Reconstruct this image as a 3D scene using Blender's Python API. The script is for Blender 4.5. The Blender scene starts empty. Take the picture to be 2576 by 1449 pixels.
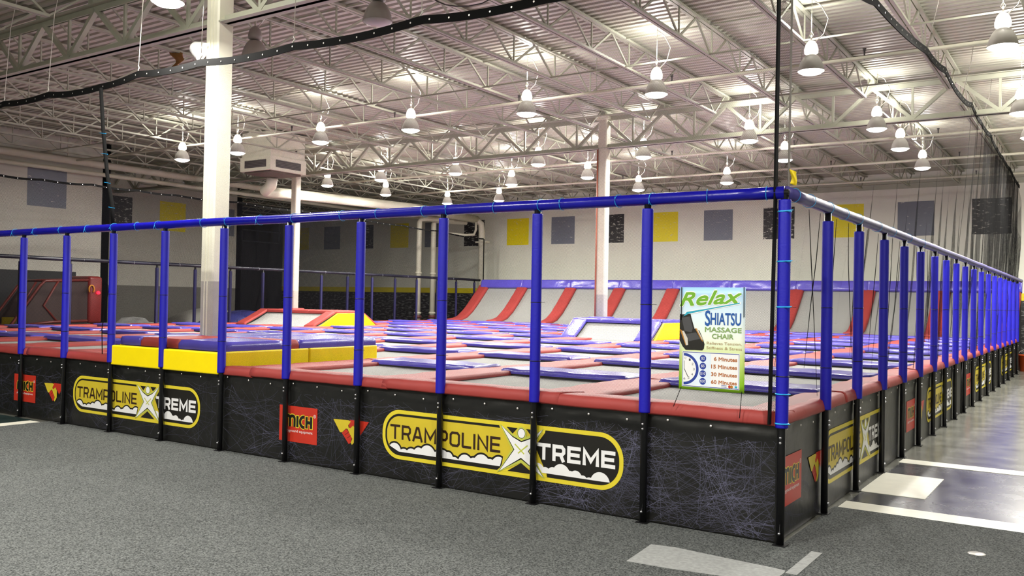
import bpy, bmesh, math, random
from mathutils import Vector, Matrix, noise
S = bpy.context.scene
C = S.collection
rnd = random.Random(7)
pi = math.pi

# ------------------------------------------------------------------ camera
def set_camera():
    yaw, pit, rol = math.radians(-33.794), math.radians(0.8196), math.radians(1.0706)
    f = Vector((math.sin(yaw)*math.cos(pit), math.cos(yaw)*math.cos(pit), math.sin(pit)))
    r = Vector((math.cos(yaw), -math.sin(yaw), 0)); u = r.cross(f)
    r2 = r*math.cos(rol)+u*math.sin(rol); u2 = -r*math.sin(rol)+u*math.cos(rol)
    m = Matrix(((r2.x, u2.x, -f.x, 1.8074), (r2.y, u2.y, -f.y, -6.0227), (r2.z, u2.z, -f.z, 1.6296), (0, 0, 0, 1)))
    cd = bpy.data.cameras.new('camera'); cd.sensor_width = 36.0; cd.lens = 2223.0/2576*36
    cd.clip_start = .05; cd.clip_end = 200
    co = bpy.data.objects.new('camera', cd); C.objects.link(co); co.matrix_world = m
    S.camera = co
set_camera()

# ------------------------------------------------------------------ world, exposure
w = bpy.data.worlds.new('world'); S.world = w; w.use_nodes = True
w.node_tree.nodes['Background'].inputs[0].default_value = (.95, .95, 1, 1)
w.node_tree.nodes['Background'].inputs[1].default_value = 0.05
S.view_settings.view_transform = 'Standard'; S.view_settings.look = 'None'
S.view_settings.exposure = 0.36; S.view_settings.gamma = 1; S.view_settings.use_curve_mapping = False
S.cycles.transparent_max_bounces = 48
S.cycles.max_bounces = 6
S.cycles.sample_clamp_indirect = 6
DOWN_W, UP_W = 165.0, 42.0        # every lit bell lamp: light through its lens, light out of its top

# ------------------------------------------------------------------ materials
def lin(c):
    return tuple(((x/255)/12.92 if x/255 <= .04045 else ((x/255+.055)/1.055)**2.4) for x in c)
MATS = {}
def mat(name, rgb, rough=.6, metal=0., var=.06, scale=6., bump=0., bscale=None, emit=None, spec=.5, coat=0.):
    if name in MATS: return MATS[name]
    m = bpy.data.materials.new(name); m.use_nodes = True; nt = m.node_tree; b = nt.nodes['Principled BSDF']
    c = lin(rgb)
    tc = nt.nodes.new('ShaderNodeTexCoord')
    n = nt.nodes.new('ShaderNodeTexNoise'); n.inputs['Scale'].default_value = scale; n.inputs['Detail'].default_value = 4
    nt.links.new(tc.outputs['Object'], n.inputs['Vector'])
    r = nt.nodes.new('ShaderNodeValToRGB'); e = r.color_ramp.elements
    e[0].position = .3; e[1].position = .7
    e[0].color = (*[max(0, x*(1-var)) for x in c], 1); e[1].color = (*[min(1, x*(1+var)) for x in c], 1)
    nt.links.new(n.outputs[0], r.inputs[0]); nt.links.new(r.outputs[0], b.inputs['Base Color'])
    b.inputs['Roughness'].default_value = rough; b.inputs['Metallic'].default_value = metal
    b.inputs['Specular IOR Level'].default_value = spec
    if coat: b.inputs['Coat Weight'].default_value = coat; b.inputs['Coat Roughness'].default_value = .15
    if bump:
        n2 = nt.nodes.new('ShaderNodeTexNoise'); n2.inputs['Scale'].default_value = bscale or scale*4; n2.inputs['Detail'].default_value = 3
        nt.links.new(tc.outputs['Object'], n2.inputs['Vector'])
        bp = nt.nodes.new('ShaderNodeBump'); bp.inputs['Strength'].default_value = bump; bp.inputs['Distance'].default_value = .01
        nt.links.new(n2.outputs[0], bp.inputs['Height']); nt.links.new(bp.outputs[0], b.inputs['Normal'])
    if emit:
        b.inputs['Emission Color'].default_value = (*lin(emit[0]), 1); b.inputs['Emission Strength'].default_value = emit[1]
    MATS[name] = m
    return m

def mat_net(name, pitch, t, rgb):
    m = bpy.data.materials.new(name); m.use_nodes = True; nt = m.node_tree; nt.nodes.clear()
    out = nt.nodes.new('ShaderNodeOutputMaterial'); mix = nt.nodes.new('ShaderNodeMixShader')
    tr = nt.nodes.new('ShaderNodeBsdfTransparent'); d = nt.nodes.new('ShaderNodeBsdfDiffuse'); d.inputs[0].default_value = (*lin(rgb), 1)
    uv = nt.nodes.new('ShaderNodeUVMap')
    sp = nt.nodes.new('ShaderNodeSeparateXYZ'); nt.links.new(uv.outputs[0], sp.inputs[0])
    def ma(op, a, b=None):
        n = nt.nodes.new('ShaderNodeMath'); n.operation = op
        for i, v in enumerate((a, b)):
            if v is None: continue
            if isinstance(v, (int, float)): n.inputs[i].default_value = v
            else: nt.links.new(v, n.inputs[i])
        return n.outputs[0]
    a = ma('ADD', sp.outputs[0], sp.outputs[1]); b = ma('SUBTRACT', sp.outputs[0], sp.outputs[1])
    la = ma('LESS_THAN', ma('FRACT', ma('DIVIDE', a, pitch)), t); lb = ma('LESS_THAN', ma('FRACT', ma('DIVIDE', b, pitch)), t)
    k = ma('MAXIMUM', la, lb)
    nt.links.new(k, mix.inputs[0]); nt.links.new(tr.outputs[0], mix.inputs[1]); nt.links.new(d.outputs[0], mix.inputs[2])
    nt.links.new(mix.outputs[0], out.inputs[0])
    return m

def mat_wall(name, bands, white=(240, 241, 226), block=True):
    """painted block wall: bands = [(top z, rgb)...] from the floor up, white above"""
    m = bpy.data.materials.new(name); m.use_nodes = True; nt = m.node_tree; b = nt.nodes['Principled BSDF']
    g = nt.nodes.new('ShaderNodeNewGeometry'); sp = nt.nodes.new('ShaderNodeSeparateXYZ'); nt.links.new(g.outputs['Position'], sp.inputs[0])
    mr = nt.nodes.new('ShaderNodeMath'); mr.operation = 'DIVIDE'; mr.inputs[1].default_value = 8.0; nt.links.new(sp.outputs[2], mr.inputs[0])
    r = nt.nodes.new('ShaderNodeValToRGB'); r.color_ramp.interpolation = 'CONSTANT'; nt.links.new(mr.outputs[0], r.inputs[0])
    cols = [c for _, c in bands]+[white]; pos = [0.]+[z/8 for z, _ in bands]
    e = r.color_ramp.elements
    e[0].position = 0; e[0].color = (*lin(cols[0]), 1); e[1].position = pos[1] if len(pos) > 1 else .99; e[1].color = (*lin(cols[1] if len(cols) > 1 else cols[0]), 1)
    for p_, c_ in list(zip(pos, cols))[2:]:
        x = e.new(p_); x.color = (*lin(c_), 1)
    n = nt.nodes.new('ShaderNodeTexNoise'); n.inputs['Scale'].default_value = 1.4; n.inputs['Detail'].default_value = 5
    nt.links.new(g.outputs['Position'], n.inputs['Vector'])
    mx = nt.nodes.new('ShaderNodeMix'); mx.data_type = 'RGBA'; mx.blend_type = 'MULTIPLY'; mx.inputs[0].default_value = .12
    nt.links.new(r.outputs[0], mx.inputs[6]); nt.links.new(n.outputs[0], mx.inputs[7]); nt.links.new(mx.outputs[2], b.inputs['Base Color'])
    b.inputs['Roughness'].default_value = .55
    bk = nt.nodes.new('ShaderNodeTexBrick'); bk.inputs['Scale'].default_value = 1.0
    bk.inputs['Brick Width'].default_value = .4; bk.inputs['Row Height'].default_value = .2; bk.inputs['Mortar Size'].default_value = .008
    cb = nt.nodes.new('ShaderNodeCombineXYZ'); ad = nt.nodes.new('ShaderNodeMath'); ad.operation = 'ADD'
    nt.links.new(sp.outputs[0], ad.inputs[0]); nt.links.new(sp.outputs[1], ad.inputs[1]); nt.links.new(ad.outputs[0], cb.inputs[0]); nt.links.new(sp.outputs[2], cb.inputs[1])
    nt.links.new(cb.outputs[0], bk.inputs['Vector'])
    bp = nt.nodes.new('ShaderNodeBump'); bp.inputs['Strength'].default_value = .5; bp.inputs['Distance'].default_value = .01; bp.invert = True
    nt.links.new(bk.outputs['Fac'], bp.inputs['Height']); nt.links.new(bp.outputs[0], b.inputs['Normal'])
    return m

def mat_mural(name, rgb, miss=.2, under=(222, 220, 208)):
    """block paint with missed flecks along the joints"""
    m = bpy.data.materials.new(name); m.use_nodes = True; nt = m.node_tree; b = nt.nodes['Principled BSDF']
    g = nt.nodes.new('ShaderNodeNewGeometry'); mp = nt.nodes.new('ShaderNodeMapping'); mp.inputs['Scale'].default_value = (5, 5, 16)
    nt.links.new(g.outputs['Position'], mp.inputs[0])
    n = nt.nodes.new('ShaderNodeTexNoise'); n.inputs['Scale'].default_value = 1.0; n.inputs['Detail'].default_value = 5; n.inputs['Roughness'].default_value = .7
    nt.links.new(mp.outputs[0], n.inputs['Vector'])
    r = nt.nodes.new('ShaderNodeValToRGB'); e = r.color_ramp.elements
    e[0].position = .63-miss*.5; e[1].position = .66-miss*.5+.03; e[0].color = (*lin(rgb), 1); e[1].color = (*lin(under), 1)
    nt.links.new(n.outputs[0], r.inputs[0]); nt.links.new(r.outputs[0], b.inputs['Base Color']); b.inputs['Roughness'].default_value = .5
    MATS[name] = m
    return m

def mat_carpet(name):
    m = bpy.data.materials.new(name); m.use_nodes = True; nt = m.node_tree; b = nt.nodes['Principled BSDF']
    g = nt.nodes.new('ShaderNodeNewGeometry')
    def nz(s, d): 
        n = nt.nodes.new('ShaderNodeTexNoise'); n.inputs['Scale'].default_value = s; n.inputs['Detail'].default_value = d; n.inputs['Roughness'].default_value = .65
        nt.links.new(g.outputs['Position'], n.inputs['Vector']); return n
    n = nz(95, 3); r = nt.nodes.new('ShaderNodeValToRGB'); e = r.color_ramp.elements
    e[0].position = .34; e[0].color = (*lin((34, 36, 36)), 1); e[1].position = .66; e[1].color = (*lin((126, 129, 127)), 1)
    x = e.new(.46); x.color = (*lin((80, 83, 82)), 1)
    nt.links.new(n.outputs[0], r.inputs[0])
    n2 = nz(.8, 4); mx = nt.nodes.new('ShaderNodeMix'); mx.data_type = 'RGBA'; mx.blend_type = 'MULTIPLY'; mx.inputs[0].default_value = .35
    nt.links.new(r.outputs[0], mx.inputs[6]); nt.links.new(n2.outputs[0], mx.inputs[7]); nt.links.new(mx.outputs[2], b.inputs['Base Color'])
    b.inputs['Roughness'].default_value = .95; b.inputs['Specular IOR Level'].default_value = .2
    bp = nt.nodes.new('ShaderNodeBump'); bp.inputs['Strength'].default_value = .6; bp.inputs['Distance'].default_value = .004
    nt.links.new(n.outputs[0], bp.inputs['Height']); nt.links.new(bp.outputs[0], b.inputs['Normal'])
    return m

def mat_floor(name, a, c, rough):
    m = bpy.data.materials.new(name); m.use_nodes = True; nt = m.node_tree; b = nt.nodes['Principled BSDF']
    g = nt.nodes.new('ShaderNodeNewGeometry')
    n = nt.nodes.new('ShaderNodeTexNoise'); n.inputs['Scale'].default_value = 2.2; n.inputs['Detail'].default_value = 8; n.inputs['Roughness'].default_value = .65
    nt.links.new(g.outputs['Position'], n.inputs['Vector'])
    r = nt.nodes.new('ShaderNodeValToRGB'); e = r.color_ramp.elements
    e[0].position = .35; e[0].color = (*lin(a), 1); e[1].position = .65; e[1].color = (*lin(c), 1)
    nt.links.new(n.outputs[0], r.inputs[0]); nt.links.new(r.outputs[0], b.inputs['Base Color'])
    rr = nt.nodes.new('ShaderNodeMapRange'); rr.inputs[3].default_value = rough*.7; rr.inputs[4].default_value = rough*1.5
    nt.links.new(n.outputs[0], rr.inputs[0]); nt.links.new(rr.outputs[0], b.inputs['Roughness'])
    return m

def mat_gradient(name, axis, lo, hi, stops, rough=.4):
    """printed vertical colour run (ink on a poster)"""
    m = bpy.data.materials.new(name); m.use_nodes = True; nt = m.node_tree; b = nt.nodes['Principled BSDF']
    tc = nt.nodes.new('ShaderNodeTexCoord'); sp = nt.nodes.new('ShaderNodeSeparateXYZ'); nt.links.new(tc.outputs['Object'], sp.inputs[0])
    mr = nt.nodes.new('ShaderNodeMapRange'); mr.inputs[1].default_value = lo; mr.inputs[2].default_value = hi; nt.links.new(sp.outputs[axis], mr.inputs[0])
    r = nt.nodes.new('ShaderNodeValToRGB'); e = r.color_ramp.elements
    e[0].position = stops[0][0]; e[0].color = (*lin(stops[0][1]), 1); e[1].position = stops[-1][0]; e[1].color = (*lin(stops[-1][1]), 1)
    for p_, c_ in stops[1:-1]:
        x = e.new(p_); x.color = (*lin(c_), 1)
    nt.links.new(mr.outputs[0], r.inputs[0]); nt.links.new(r.outputs[0], b.inputs['Base Color']); b.inputs['Roughness'].default_value = rough
    return m

cream = mat('cream_paint', (205, 198, 186), .5, var=.05)
colpaint = mat('column_paint', (224, 222, 202), .45, var=.04)
colgrey = mat('column_grey_paint', (166, 162, 154), .7)
deckm = mat('deck_paint', (177, 175, 160), .5, var=.06, scale=1.5)
joistm = mat('joist_paint', (166, 167, 150), .5, var=.05)
black_steel = mat('black_steel', (20, 20, 22), .35)
chrome = mat('bolt_steel', (200, 200, 205), .25, .9)
foam_blue = mat('blue_foam', (14, 8, 168), .5, bump=.15, bscale=60)
rail_blue = mat('blue_vinyl', (14, 12, 142), .22, var=.1, bump=.12, bscale=22)
rail_worn = mat('worn_violet_vinyl', (70, 64, 128), .4, var=.2, scale=9, bump=.12, bscale=22)
rail_dark = mat('dark_navy_vinyl', (16, 16, 36), .4)
post_dimmed = mat('dimmed_blue_foam', (16, 14, 72), .55)  # blue foam darkened for far posts dimmed behind the net
tie = mat('cyan_tie', (40, 170, 235), .4)
tie_black = mat('black_tie', (12, 12, 14), .4)
pad_red = mat('red_vinyl', (154, 60, 56), .55, var=.07, scale=3, bump=.2, bscale=14, spec=.3)
pad_blue = mat('blue_violet_vinyl', (82, 74, 172), .24, var=.08, scale=3, bump=.3, bscale=12)
pad_under = mat('pad_black_underside', (18, 17, 20), .6)
pad_yellow = mat('yellow_vinyl', (252, 226, 4), .35, var=.02)
bedm = mat('bed_weave', (152, 153, 149), .75, var=.03, scale=30, spec=.15)
rampm = mat('ramp_weave', (146, 147, 143), .45, var=.03, scale=20)
skirtm = mat('black_skirt', (25, 25, 24), .36, var=.3, scale=4, bump=.5, bscale=5)
skirt_scr = mat('skirt_scratch', (110, 110, 136), .6, var=.5, scale=3)
hem = mat('net_hem', (12, 12, 12), .85, spec=.15)
eyelet = mat('eyelet_metal', (225, 220, 215), .3, .6)
wirem = mat('wire', (205, 200, 190), .4)
ink_yellow = mat('ink_yellow', (222, 204, 52), .4, var=.04)
ink_fill = mat('ink_gold', (208, 186, 48), .4, var=.05)
ink_black = mat('ink_black', (26, 24, 20), .4)
ink_brown = mat('ink_dark_brown', (50, 30, 18), .4)
ink_white = mat('ink_white', (236, 236, 236), .4, var=.02)
ink_red = mat('ink_red', (192, 50, 34), .4, var=.06)
ink_green = mat('ink_lime', (190, 196, 80), .4)
white_tape = mat('white_tape', (226, 224, 208), .4, var=.05)
grey_tape = mat('grey_tape', (150, 152, 150), .8, var=.15, scale=40)
lens_on = mat('lamp_lens_lit', (255, 250, 240), .3, emit=((255, 248, 236), 14.))
bell_on = mat('lamp_bell_lit', (186, 183, 176), .35)
bell_off = mat('lamp_bell_unlit', (150, 142, 138), .4)
ballast = mat('lamp_ballast', (214, 208, 198), .45); colpaint_dull = mat('dull_column_paint', (196, 190, 174), .6, var=.06); glow_top = mat('lamp_glowing_top', (240, 236, 228), .4, emit=((255, 248, 236), 2.2))  # far column paint lowered in tone to offset the close lamp
duct = mat('duct_paint', (206, 203, 184), .45)
dark_steel = mat('dark_grille', (58, 52, 52), .6)
squares = dict(y=mat_mural('mural_yellow', (240, 224, 14), .06), g=mat_mural('mural_grey', (120, 126, 138), .02), b=mat_mural('mural_black', (34, 32, 34), .13))
net_front = mat_net('net_black', .011, .12, (22, 22, 24))
net_side = mat_net('net_dark', .011, .23, (24, 24, 24))
net_far = mat_net('net_far_black', .03, .14, (26, 26, 28))

# ------------------------------------------------------------------ mesh builder
class MB:
    def __init__(s): s.v = []; s.f = []; s.m = []; s.s = []; s.uv = None
    def add(s, vs, fs, mi=0, smooth=False):
        o = len(s.v); s.v += [tuple(v) for v in vs]
        for f in fs: s.f.append([o+i for i in f]); s.m.append(mi); s.s.append(smooth)
    def box(s, x0, x1, y0, y1, z0, z1, mi=0):
        s.add([(x0, y0, z0), (x1, y0, z0), (x1, y1, z0), (x0, y1, z0), (x0, y0, z1), (x1, y0, z1), (x1, y1, z1), (x0, y1, z1)],
              [(3, 2, 1, 0), (4, 5, 6, 7), (0, 1, 5, 4), (1, 2, 6, 5), (2, 3, 7, 6), (3, 0, 4, 7)], mi)
    def bar(s, p, q, wd, ht, mi=0):
        p, q = Vector(p), Vector(q); d = (q-p).normalized()
        a = d.cross(Vector((0, 0, 1)))
        if a.length < 1e-3: a = Vector((1, 0, 0))
        a.normalize(); b = a.cross(d)
        a *= wd/2; b *= ht/2
        s.add([p-a-b, p+a-b, p+a+b, p-a+b, q-a-b, q+a-b, q+a+b, q-a+b],
              [(0, 1, 2, 3), (7, 6, 5, 4), (4, 5, 1, 0), (5, 6, 2, 1), (6, 7, 3, 2), (7, 4, 0, 3)], mi)
    def tube(s, pts, r, n=10, mi=0, closed=False, smooth=True):
        pts = [Vector(p) for p in pts]; L = len(pts); rings = []; pa = None
        for i, p in enumerate(pts):
            if closed: d = pts[(i+1) % L]-pts[i-1]
            else: d = pts[min(i+1, L-1)]-pts[max(i-1, 0)]
            d.normalize()
            if pa is None:
                a = d.cross(Vector((0, 0, 1)))
                if a.length < 1e-2: a = d.cross(Vector((1, 0, 0)))
            else: a = pa-d*pa.dot(d)
            a.normalize(); pa = a; b = d.cross(a)
            rr = r[i] if isinstance(r, (list, tuple)) else r
            rings.append([p+a*rr*math.cos(2*pi*k/n)+b*rr*math.sin(2*pi*k/n) for k in range(n)])
        vs = [v for g in rings for v in g]; fs = []
        for i in range(L if closed else L-1):
            for k in range(n):
                j = (i+1) % L
                fs.append((i*n+k, i*n+(k+1) % n, j*n+(k+1) % n, j*n+k))
        if not closed: fs.append(tuple(range(n))[::-1]); fs.append(tuple((L-1)*n+k for k in range(n)))
        s.add(vs, fs, mi, smooth)
    def lathe(s, prof, c=(0, 0, 0), n=24, mi=0, smooth=True, cap=False):
        vs = []; fs = []
        for r, z in prof:
            vs += [(c[0]+r*math.cos(2*pi*k/n), c[1]+r*math.sin(2*pi*k/n), c[2]+z) for k in range(n)]
        for i in range(len(prof)-1):
            for k in range(n): fs.append((i*n+k, i*n+(k+1) % n, (i+1)*n+(k+1) % n, (i+1)*n+k))
        if cap: fs.append(tuple(range(n))[::-1]); fs.append(tuple((len(prof)-1)*n+k for k in range(n)))
        s.add(vs, fs, mi, smooth)
    def grid(s, P, nu, nv, mi=0, smooth=True, back=None):
        """P(u,v) surface; back = offset vector gives it thickness"""
        vs = [P(i/nu, j/nv) for j in range(nv+1) for i in range(nu+1)]
        fs = [(j*(nu+1)+i, j*(nu+1)+i+1, (j+1)*(nu+1)+i+1, (j+1)*(nu+1)+i) for j in range(nv) for i in range(nu)]
        if back is not None:
            N = len(vs); b = Vector(back); vs = vs+[Vector(v)+b for v in vs]
            fs2 = [tuple(N+k for k in f[::-1]) for f in fs]
            ring = [i for i in range(nu+1)]+[j*(nu+1)+nu for j in range(1, nv+1)]+[nv*(nu+1)+i for i in range(nu-1, -1, -1)]+[j*(nu+1) for j in range(nv-1, 0, -1)]
            fs = fs+fs2+[(ring[k], N+ring[k], N+ring[(k+1) % len(ring)], ring[(k+1) % len(ring)]) for k in range(len(ring))]
        s.add(vs, fs, mi, smooth)
    def mesh(s, name, mats):
        me = bpy.data.meshes.new(name); me.from_pydata(s.v, [], s.f)
        for m in (mats if isinstance(mats, (list, tuple)) else [mats]): me.materials.append(m)
        me.polygons.foreach_set('material_index', s.m); me.polygons.foreach_set('use_smooth', s.s)
        me.update()
        return me
    def build(s, name, mats, parent=None, loc=(0, 0, 0), recalc=False):
        me = s.mesh(name, mats)
        if recalc:
            bm = bmesh.new(); bm.from_mesh(me); bmesh.ops.recalc_face_normals(bm, faces=bm.faces); bm.to_mesh(me); bm.free()
        return link(name, me, parent, loc)
def link(name, me, parent=None, loc=(0, 0, 0)):
    o = bpy.data.objects.new(name, me); C.objects.link(o); o.location = loc
    if parent: o.parent = parent
    return o
def tag(o, label, cat, group=None, kind=None):
    o['label'] = label; o['category'] = cat
    if group: o['group'] = group
    if kind: o['kind'] = kind
    return o
def thing(name, label, cat, loc=(0, 0, 0), rz=0, group=None, kind=None):
    o = bpy.data.objects.new(name, None); C.objects.link(o); o.location = loc; o.rotation_euler = (0, 0, rz); o.empty_display_size = .1
    return tag(o, label, cat, group, kind)
def dup(root, loc, rz=None, label=None, group=None):
    r = root.copy(); C.objects.link(r); r.location = loc
    if rz is not None: r.rotation_euler = (0, 0, rz)
    if label: r['label'] = label
    if group: r['group'] = group
    for ch in list(root.children):
        c = ch.copy(); C.objects.link(c); c.parent = r
        for g in list(ch.children):
            d = g.copy(); C.objects.link(d); d.parent = c
    return r
ORD = 'zeroth first second third fourth fifth sixth seventh eighth ninth tenth eleventh twelfth thirteenth fourteenth fifteenth sixteenth seventeenth eighteenth nineteenth twentieth twenty-first twenty-second twenty-third twenty-fourth twenty-fifth twenty-sixth'.split()

# ------------------------------------------------------------------ the hall
CEIL, YB, YN, XR, XL = 5.9, 24.0, -12.0, 7.0, -32.0
def struct(name, mb, mats, label, cat, recalc=False):
    o = mb.build(name, mats, recalc=recalc); return tag(o, label, cat, kind='structure')
b = MB(); b.box(XL-.3, XR+.3, YN-.3, YB+.3, -.2, 0)
struct('floor', b, mat_floor('polished_concrete', (98, 98, 90), (124, 124, 116), .2), 'polished grey concrete floor of the hall', 'floor')
b = MB()   # corrugated deck: flutes run along X
y = YN-.2; prof = []
while y < YB+.2:
    prof += [(y, CEIL), (y+.075, CEIL), (y+.095, CEIL+.028), (y+.14, CEIL+.028)]; y += .16
vs = [(XL-.3, p[0], p[1]) for p in prof]+[(XR+.3, p[0], p[1]) for p in prof]; n = len(prof)
b.add(vs, [(i, i+1, n+i+1, n+i) for i in range(n-1)])
b.box(XL-.3, XR+.3, YN-.3, YB+.3, CEIL+.1, CEIL+.25)
struct('ceiling', b, deckm, 'pinkish white corrugated metal roof deck', 'ceiling')
wb = mat_wall('back_wall_paint', [(1.88, (30, 29, 30)), (2.1, (236, 218, 20))])
b = MB(); b.box(XL-.3, XR+.3, YB, YB+.25, 0, CEIL+.1)
wback = struct('wall_back', b, wb, 'white block wall behind the court with painted squares and black lower part', 'wall')
for X, k in [(-1.0, 'b'), (-3.1, 'g'), (-5.18, 'y'), (-7.4, 'b'), (-9.55, 'g'), (-11.6, 'y'), (-13.78, 'b'), (-15.92, 'g'), (-18.05, 'y'), (-20.25, 'b'), (-22.4, 'g'), (-24.4, 'y'), (-26.5, 'b'), (-28.6, 'g'), (-30.7, 'y')]:
    b = MB(); b.box(X-.53, X+.53, YB-.006, YB+.02, 3.9, 4.98); b.build('painted_square', squares[k], wback)
b = MB(); b.box(XL, 0.5, YB-.004, YB+.02, 0.0, 1.88); b.build('chipped_black_paint', mat_mural('mural_block_black', (30, 29, 30), .22, (120, 120, 118)), wback)
wl = mat_wall('left_wall_paint', [(1.9, (120, 118, 110))], white=(206, 204, 192))
b = MB(); b.box(-22.25, -22, YN, 8.64, 0, CEIL+.1); b.box(-26, -22, 8.4, 8.64, 0, CEIL+.1)
o = struct('wall_left', b, wl, 'pale grey side wall with a large grey painted square', 'wall')
b = MB(); b.box(-22.02, -21.994, 6.28, 7.35, 3.93, 4.98); b.build('painted_square', squares['g'], o)
b = MB(); b.box(-22.02, -21.993, YN, 7.68, 0, 2.2); b.build('black_paint', mat('black_wall_paint', (28, 28, 30), .6), o)
b = MB(); b.box(-26.25, -26, 8.64, 16.6, 0, CEIL+.1); b.box(XL, -26, 16.35, 16.6, 0, CEIL+.1)
o = struct('wall_recess', b, wl, 'set-back stretch of pale side wall with black and yellow painted squares', 'wall')
for Y, k in [(11.4, 'b'), (13.53, 'y'), (15.7, 'g')]:
    b = MB(); b.box(-26.02, -25.994, Y-.53, Y+.53, 3.9, 4.93); b.build('painted_square', squares[k], o)
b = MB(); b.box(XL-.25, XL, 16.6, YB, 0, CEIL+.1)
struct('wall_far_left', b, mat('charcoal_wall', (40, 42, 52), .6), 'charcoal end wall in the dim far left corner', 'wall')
b = MB()
for z in (4.2, 4.72, 5.2): b.box(XL, XL+.06, 16.7, 23.8, z, z+.06)
for yy in (16.7, 19, 21.4, 23.7): b.box(XL, XL+.06, yy, yy+.07, 4.2, 5.26)
o = struct('window_1', b, mat('grey_frame', (96, 98, 108), .4), 'long dark window high on the charcoal end wall', 'window')
b = MB(); b.box(XL, XL+.02, 16.7, 23.8, 4.2, 5.2); b.build('pane', mat('dark_glass', (18, 22, 36), .08), o)
b = MB(); b.box(XR, XR+.25, YN, YB, 0, CEIL+.1)
struct('wall_right', b, mat_wall('right_wall_paint', [(1.88, (60, 60, 62))]), 'white wall along the right side aisle', 'wall')
b = MB(); b.box(XL-.3, XR+.3, YN-.25, YN, 0, CEIL+.1)
struct('wall_front', b, mat_wall('front_wall_paint', [(1.0, (120, 118, 115))]), 'white wall at the entrance side of the hall', 'wall')
b = MB(); b.box(XL, XR, YB-.14, YB, 5.56, 5.68); b.box(XL, XR, YB-.02, YB, 5.4, 5.56)
struct('trim_1', b, joistm, 'steel ledger along the top of the back wall carrying the joists', 'ledger')

# ------------------------------------------------------------------ floor coverings
b = MB(); b.box(-9.2, XR, YN, .03, 0, .006); b.box(-.0, XR, .03, 1.45, 0, .006)
tag(b.build('carpet', mat_carpet('speckled_carpet')), 'speckled grey carpet in front of the trampoline court', 'carpet')
b = MB(); b.box(.05, XR, 1.73, 4.0, 0, .003)
tag(b.build('floor_paint', mat_floor('dark_floor_paint', (40, 41, 46), (60, 61, 66), .24)), 'dark glossy blue-grey painted lane between two white stripes', 'floor paint')
b = MB(); b.box(-14, -9.43, YN, -.05, 0, .003)
tag(b.build('floor_paint', mat_floor('dark_green_paint', (30, 46, 44), (46, 62, 60), .2)), 'dark green painted floor left of the carpet', 'floor paint')
for nm, r_, lb in [('floor_stripe', (.03, XR, 1.45, 1.73), 'white stripe along the carpet edge beside the court'),
                   ('floor_stripe', (.03, XR, 4.0, 4.27), 'white stripe on the far side of the dark painted lane'),
                   ('floor_stripe', (.03, .56, 2.22, 3.3), 'wide white rectangle painted between the two stripes'),
                   ('floor_stripe', (-9.43, -9.2, YN, -.1), 'white stripe along the left edge of the carpet')]:
    b = MB(); b.box(*r_, .0035, .0065); tag(b.build(nm, white_tape), lb, 'floor stripe', 'white floor stripes')
b = MB()
pts = [(-.71, -.52), (-.55, -.49), (-.2, -.52), (.1, -.54), (.2, -.555), (.21, -.6), (.2, -.92), (-.1, -.9), (-.4, -.95), (-.67, -.97)]
b.add([(x, y, .0085) for x, y in pts]+[(x, y, .006) for x, y in pts], [tuple(range(9, -1, -1))[::-1]]+[(i, (i+1) % 10, 10+(i+1) % 10, 10+i) for i in range(10)])
tag(b.build('tape_patch', grey_tape, recalc=True), 'broad worn light grey tape patch on the carpet by the corner', 'tape')
b = MB(); b.box(.215, .285, -.6, -.02, .006, .009)
tag(b.build('tape_strip', grey_tape), 'narrow grey tape strip running from the broad patch toward the corner', 'tape')
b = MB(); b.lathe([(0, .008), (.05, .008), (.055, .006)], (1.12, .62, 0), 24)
tag(b.build('floor_disc', mat('pale_glint', (150, 146, 134), .3)), 'small pale round disc for a glint on the carpet near the stripe', 'painted glint')  # pale disc stands for a glint of light on the floor

# ------------------------------------------------------------------ roof steel
GY = [-9.1, 1.1, 11.3, YB]
JX = [-7.4+1.4*k for k in range(-17, 10)]
def joist_proto(L, nm):
    t = thing('roof_joist', nm, 'joist')
    zt, zb = 5.86, 5.38
    b = MB(); b.box(-.06, -.008, 0, L, zt-.035, zt); b.box(.008, .06, 0, L, zt-.035, zt); b.build('top_chord', joistm, t)
    b = MB(); b.box(-.05, -.008, .7, L-.7, zb, zb+.035); b.box(.008, .05, .7, L-.7, zb, zb+.035); b.build('bottom_chord', joistm, t)
    b = MB(); n = int((L-1.4)/1.15); d = (L-1.4)/n
    b.bar((0, .15, zt-.02), (0, .7, zb+.02), .025, .025); b.bar((0, L-.15, zt-.02), (0, L-.7, zb+.02), .025, .025)
    for i in range(n):
        y0 = .7+i*d
        b.bar((0, y0, zb+.02), (0, y0+d/2, zt-.02), .0215, .03); b.bar((0, y0+d/2, zt-.02), (0, y0+d, zb+.02), .024, .03)
        b.bar((0, y0, zb+.02), (0, y0, zt-.02), .02, .022)
    b.build('web', joistm, t)
    return t
bays = [('near', 0), ('middle', 1), ('far', 2)]
near0 = JX.index(min(JX, key=lambda x: abs(x+.4)))
for bn, k in bays:
    proto = None; L = GY[k+1]-GY[k]
    for i, x in enumerate(JX):
        d = near0-i
        lb = ('cream roof joist in the %s bay, nearest the tall corner strap' % bn) if d == 0 else ('cream roof joist in the %s bay, %s %s of the tall corner strap' % (bn, ORD[abs(d)], 'left' if d > 0 else 'right'))
        if proto is None:
            proto = joist_proto(L, lb); proto['group'] = 'roof joists of the %s bay' % bn; proto.location = (x, GY[k], 0)
        else: dup(proto, (x, GY[k], 0), label=lb)
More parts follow.
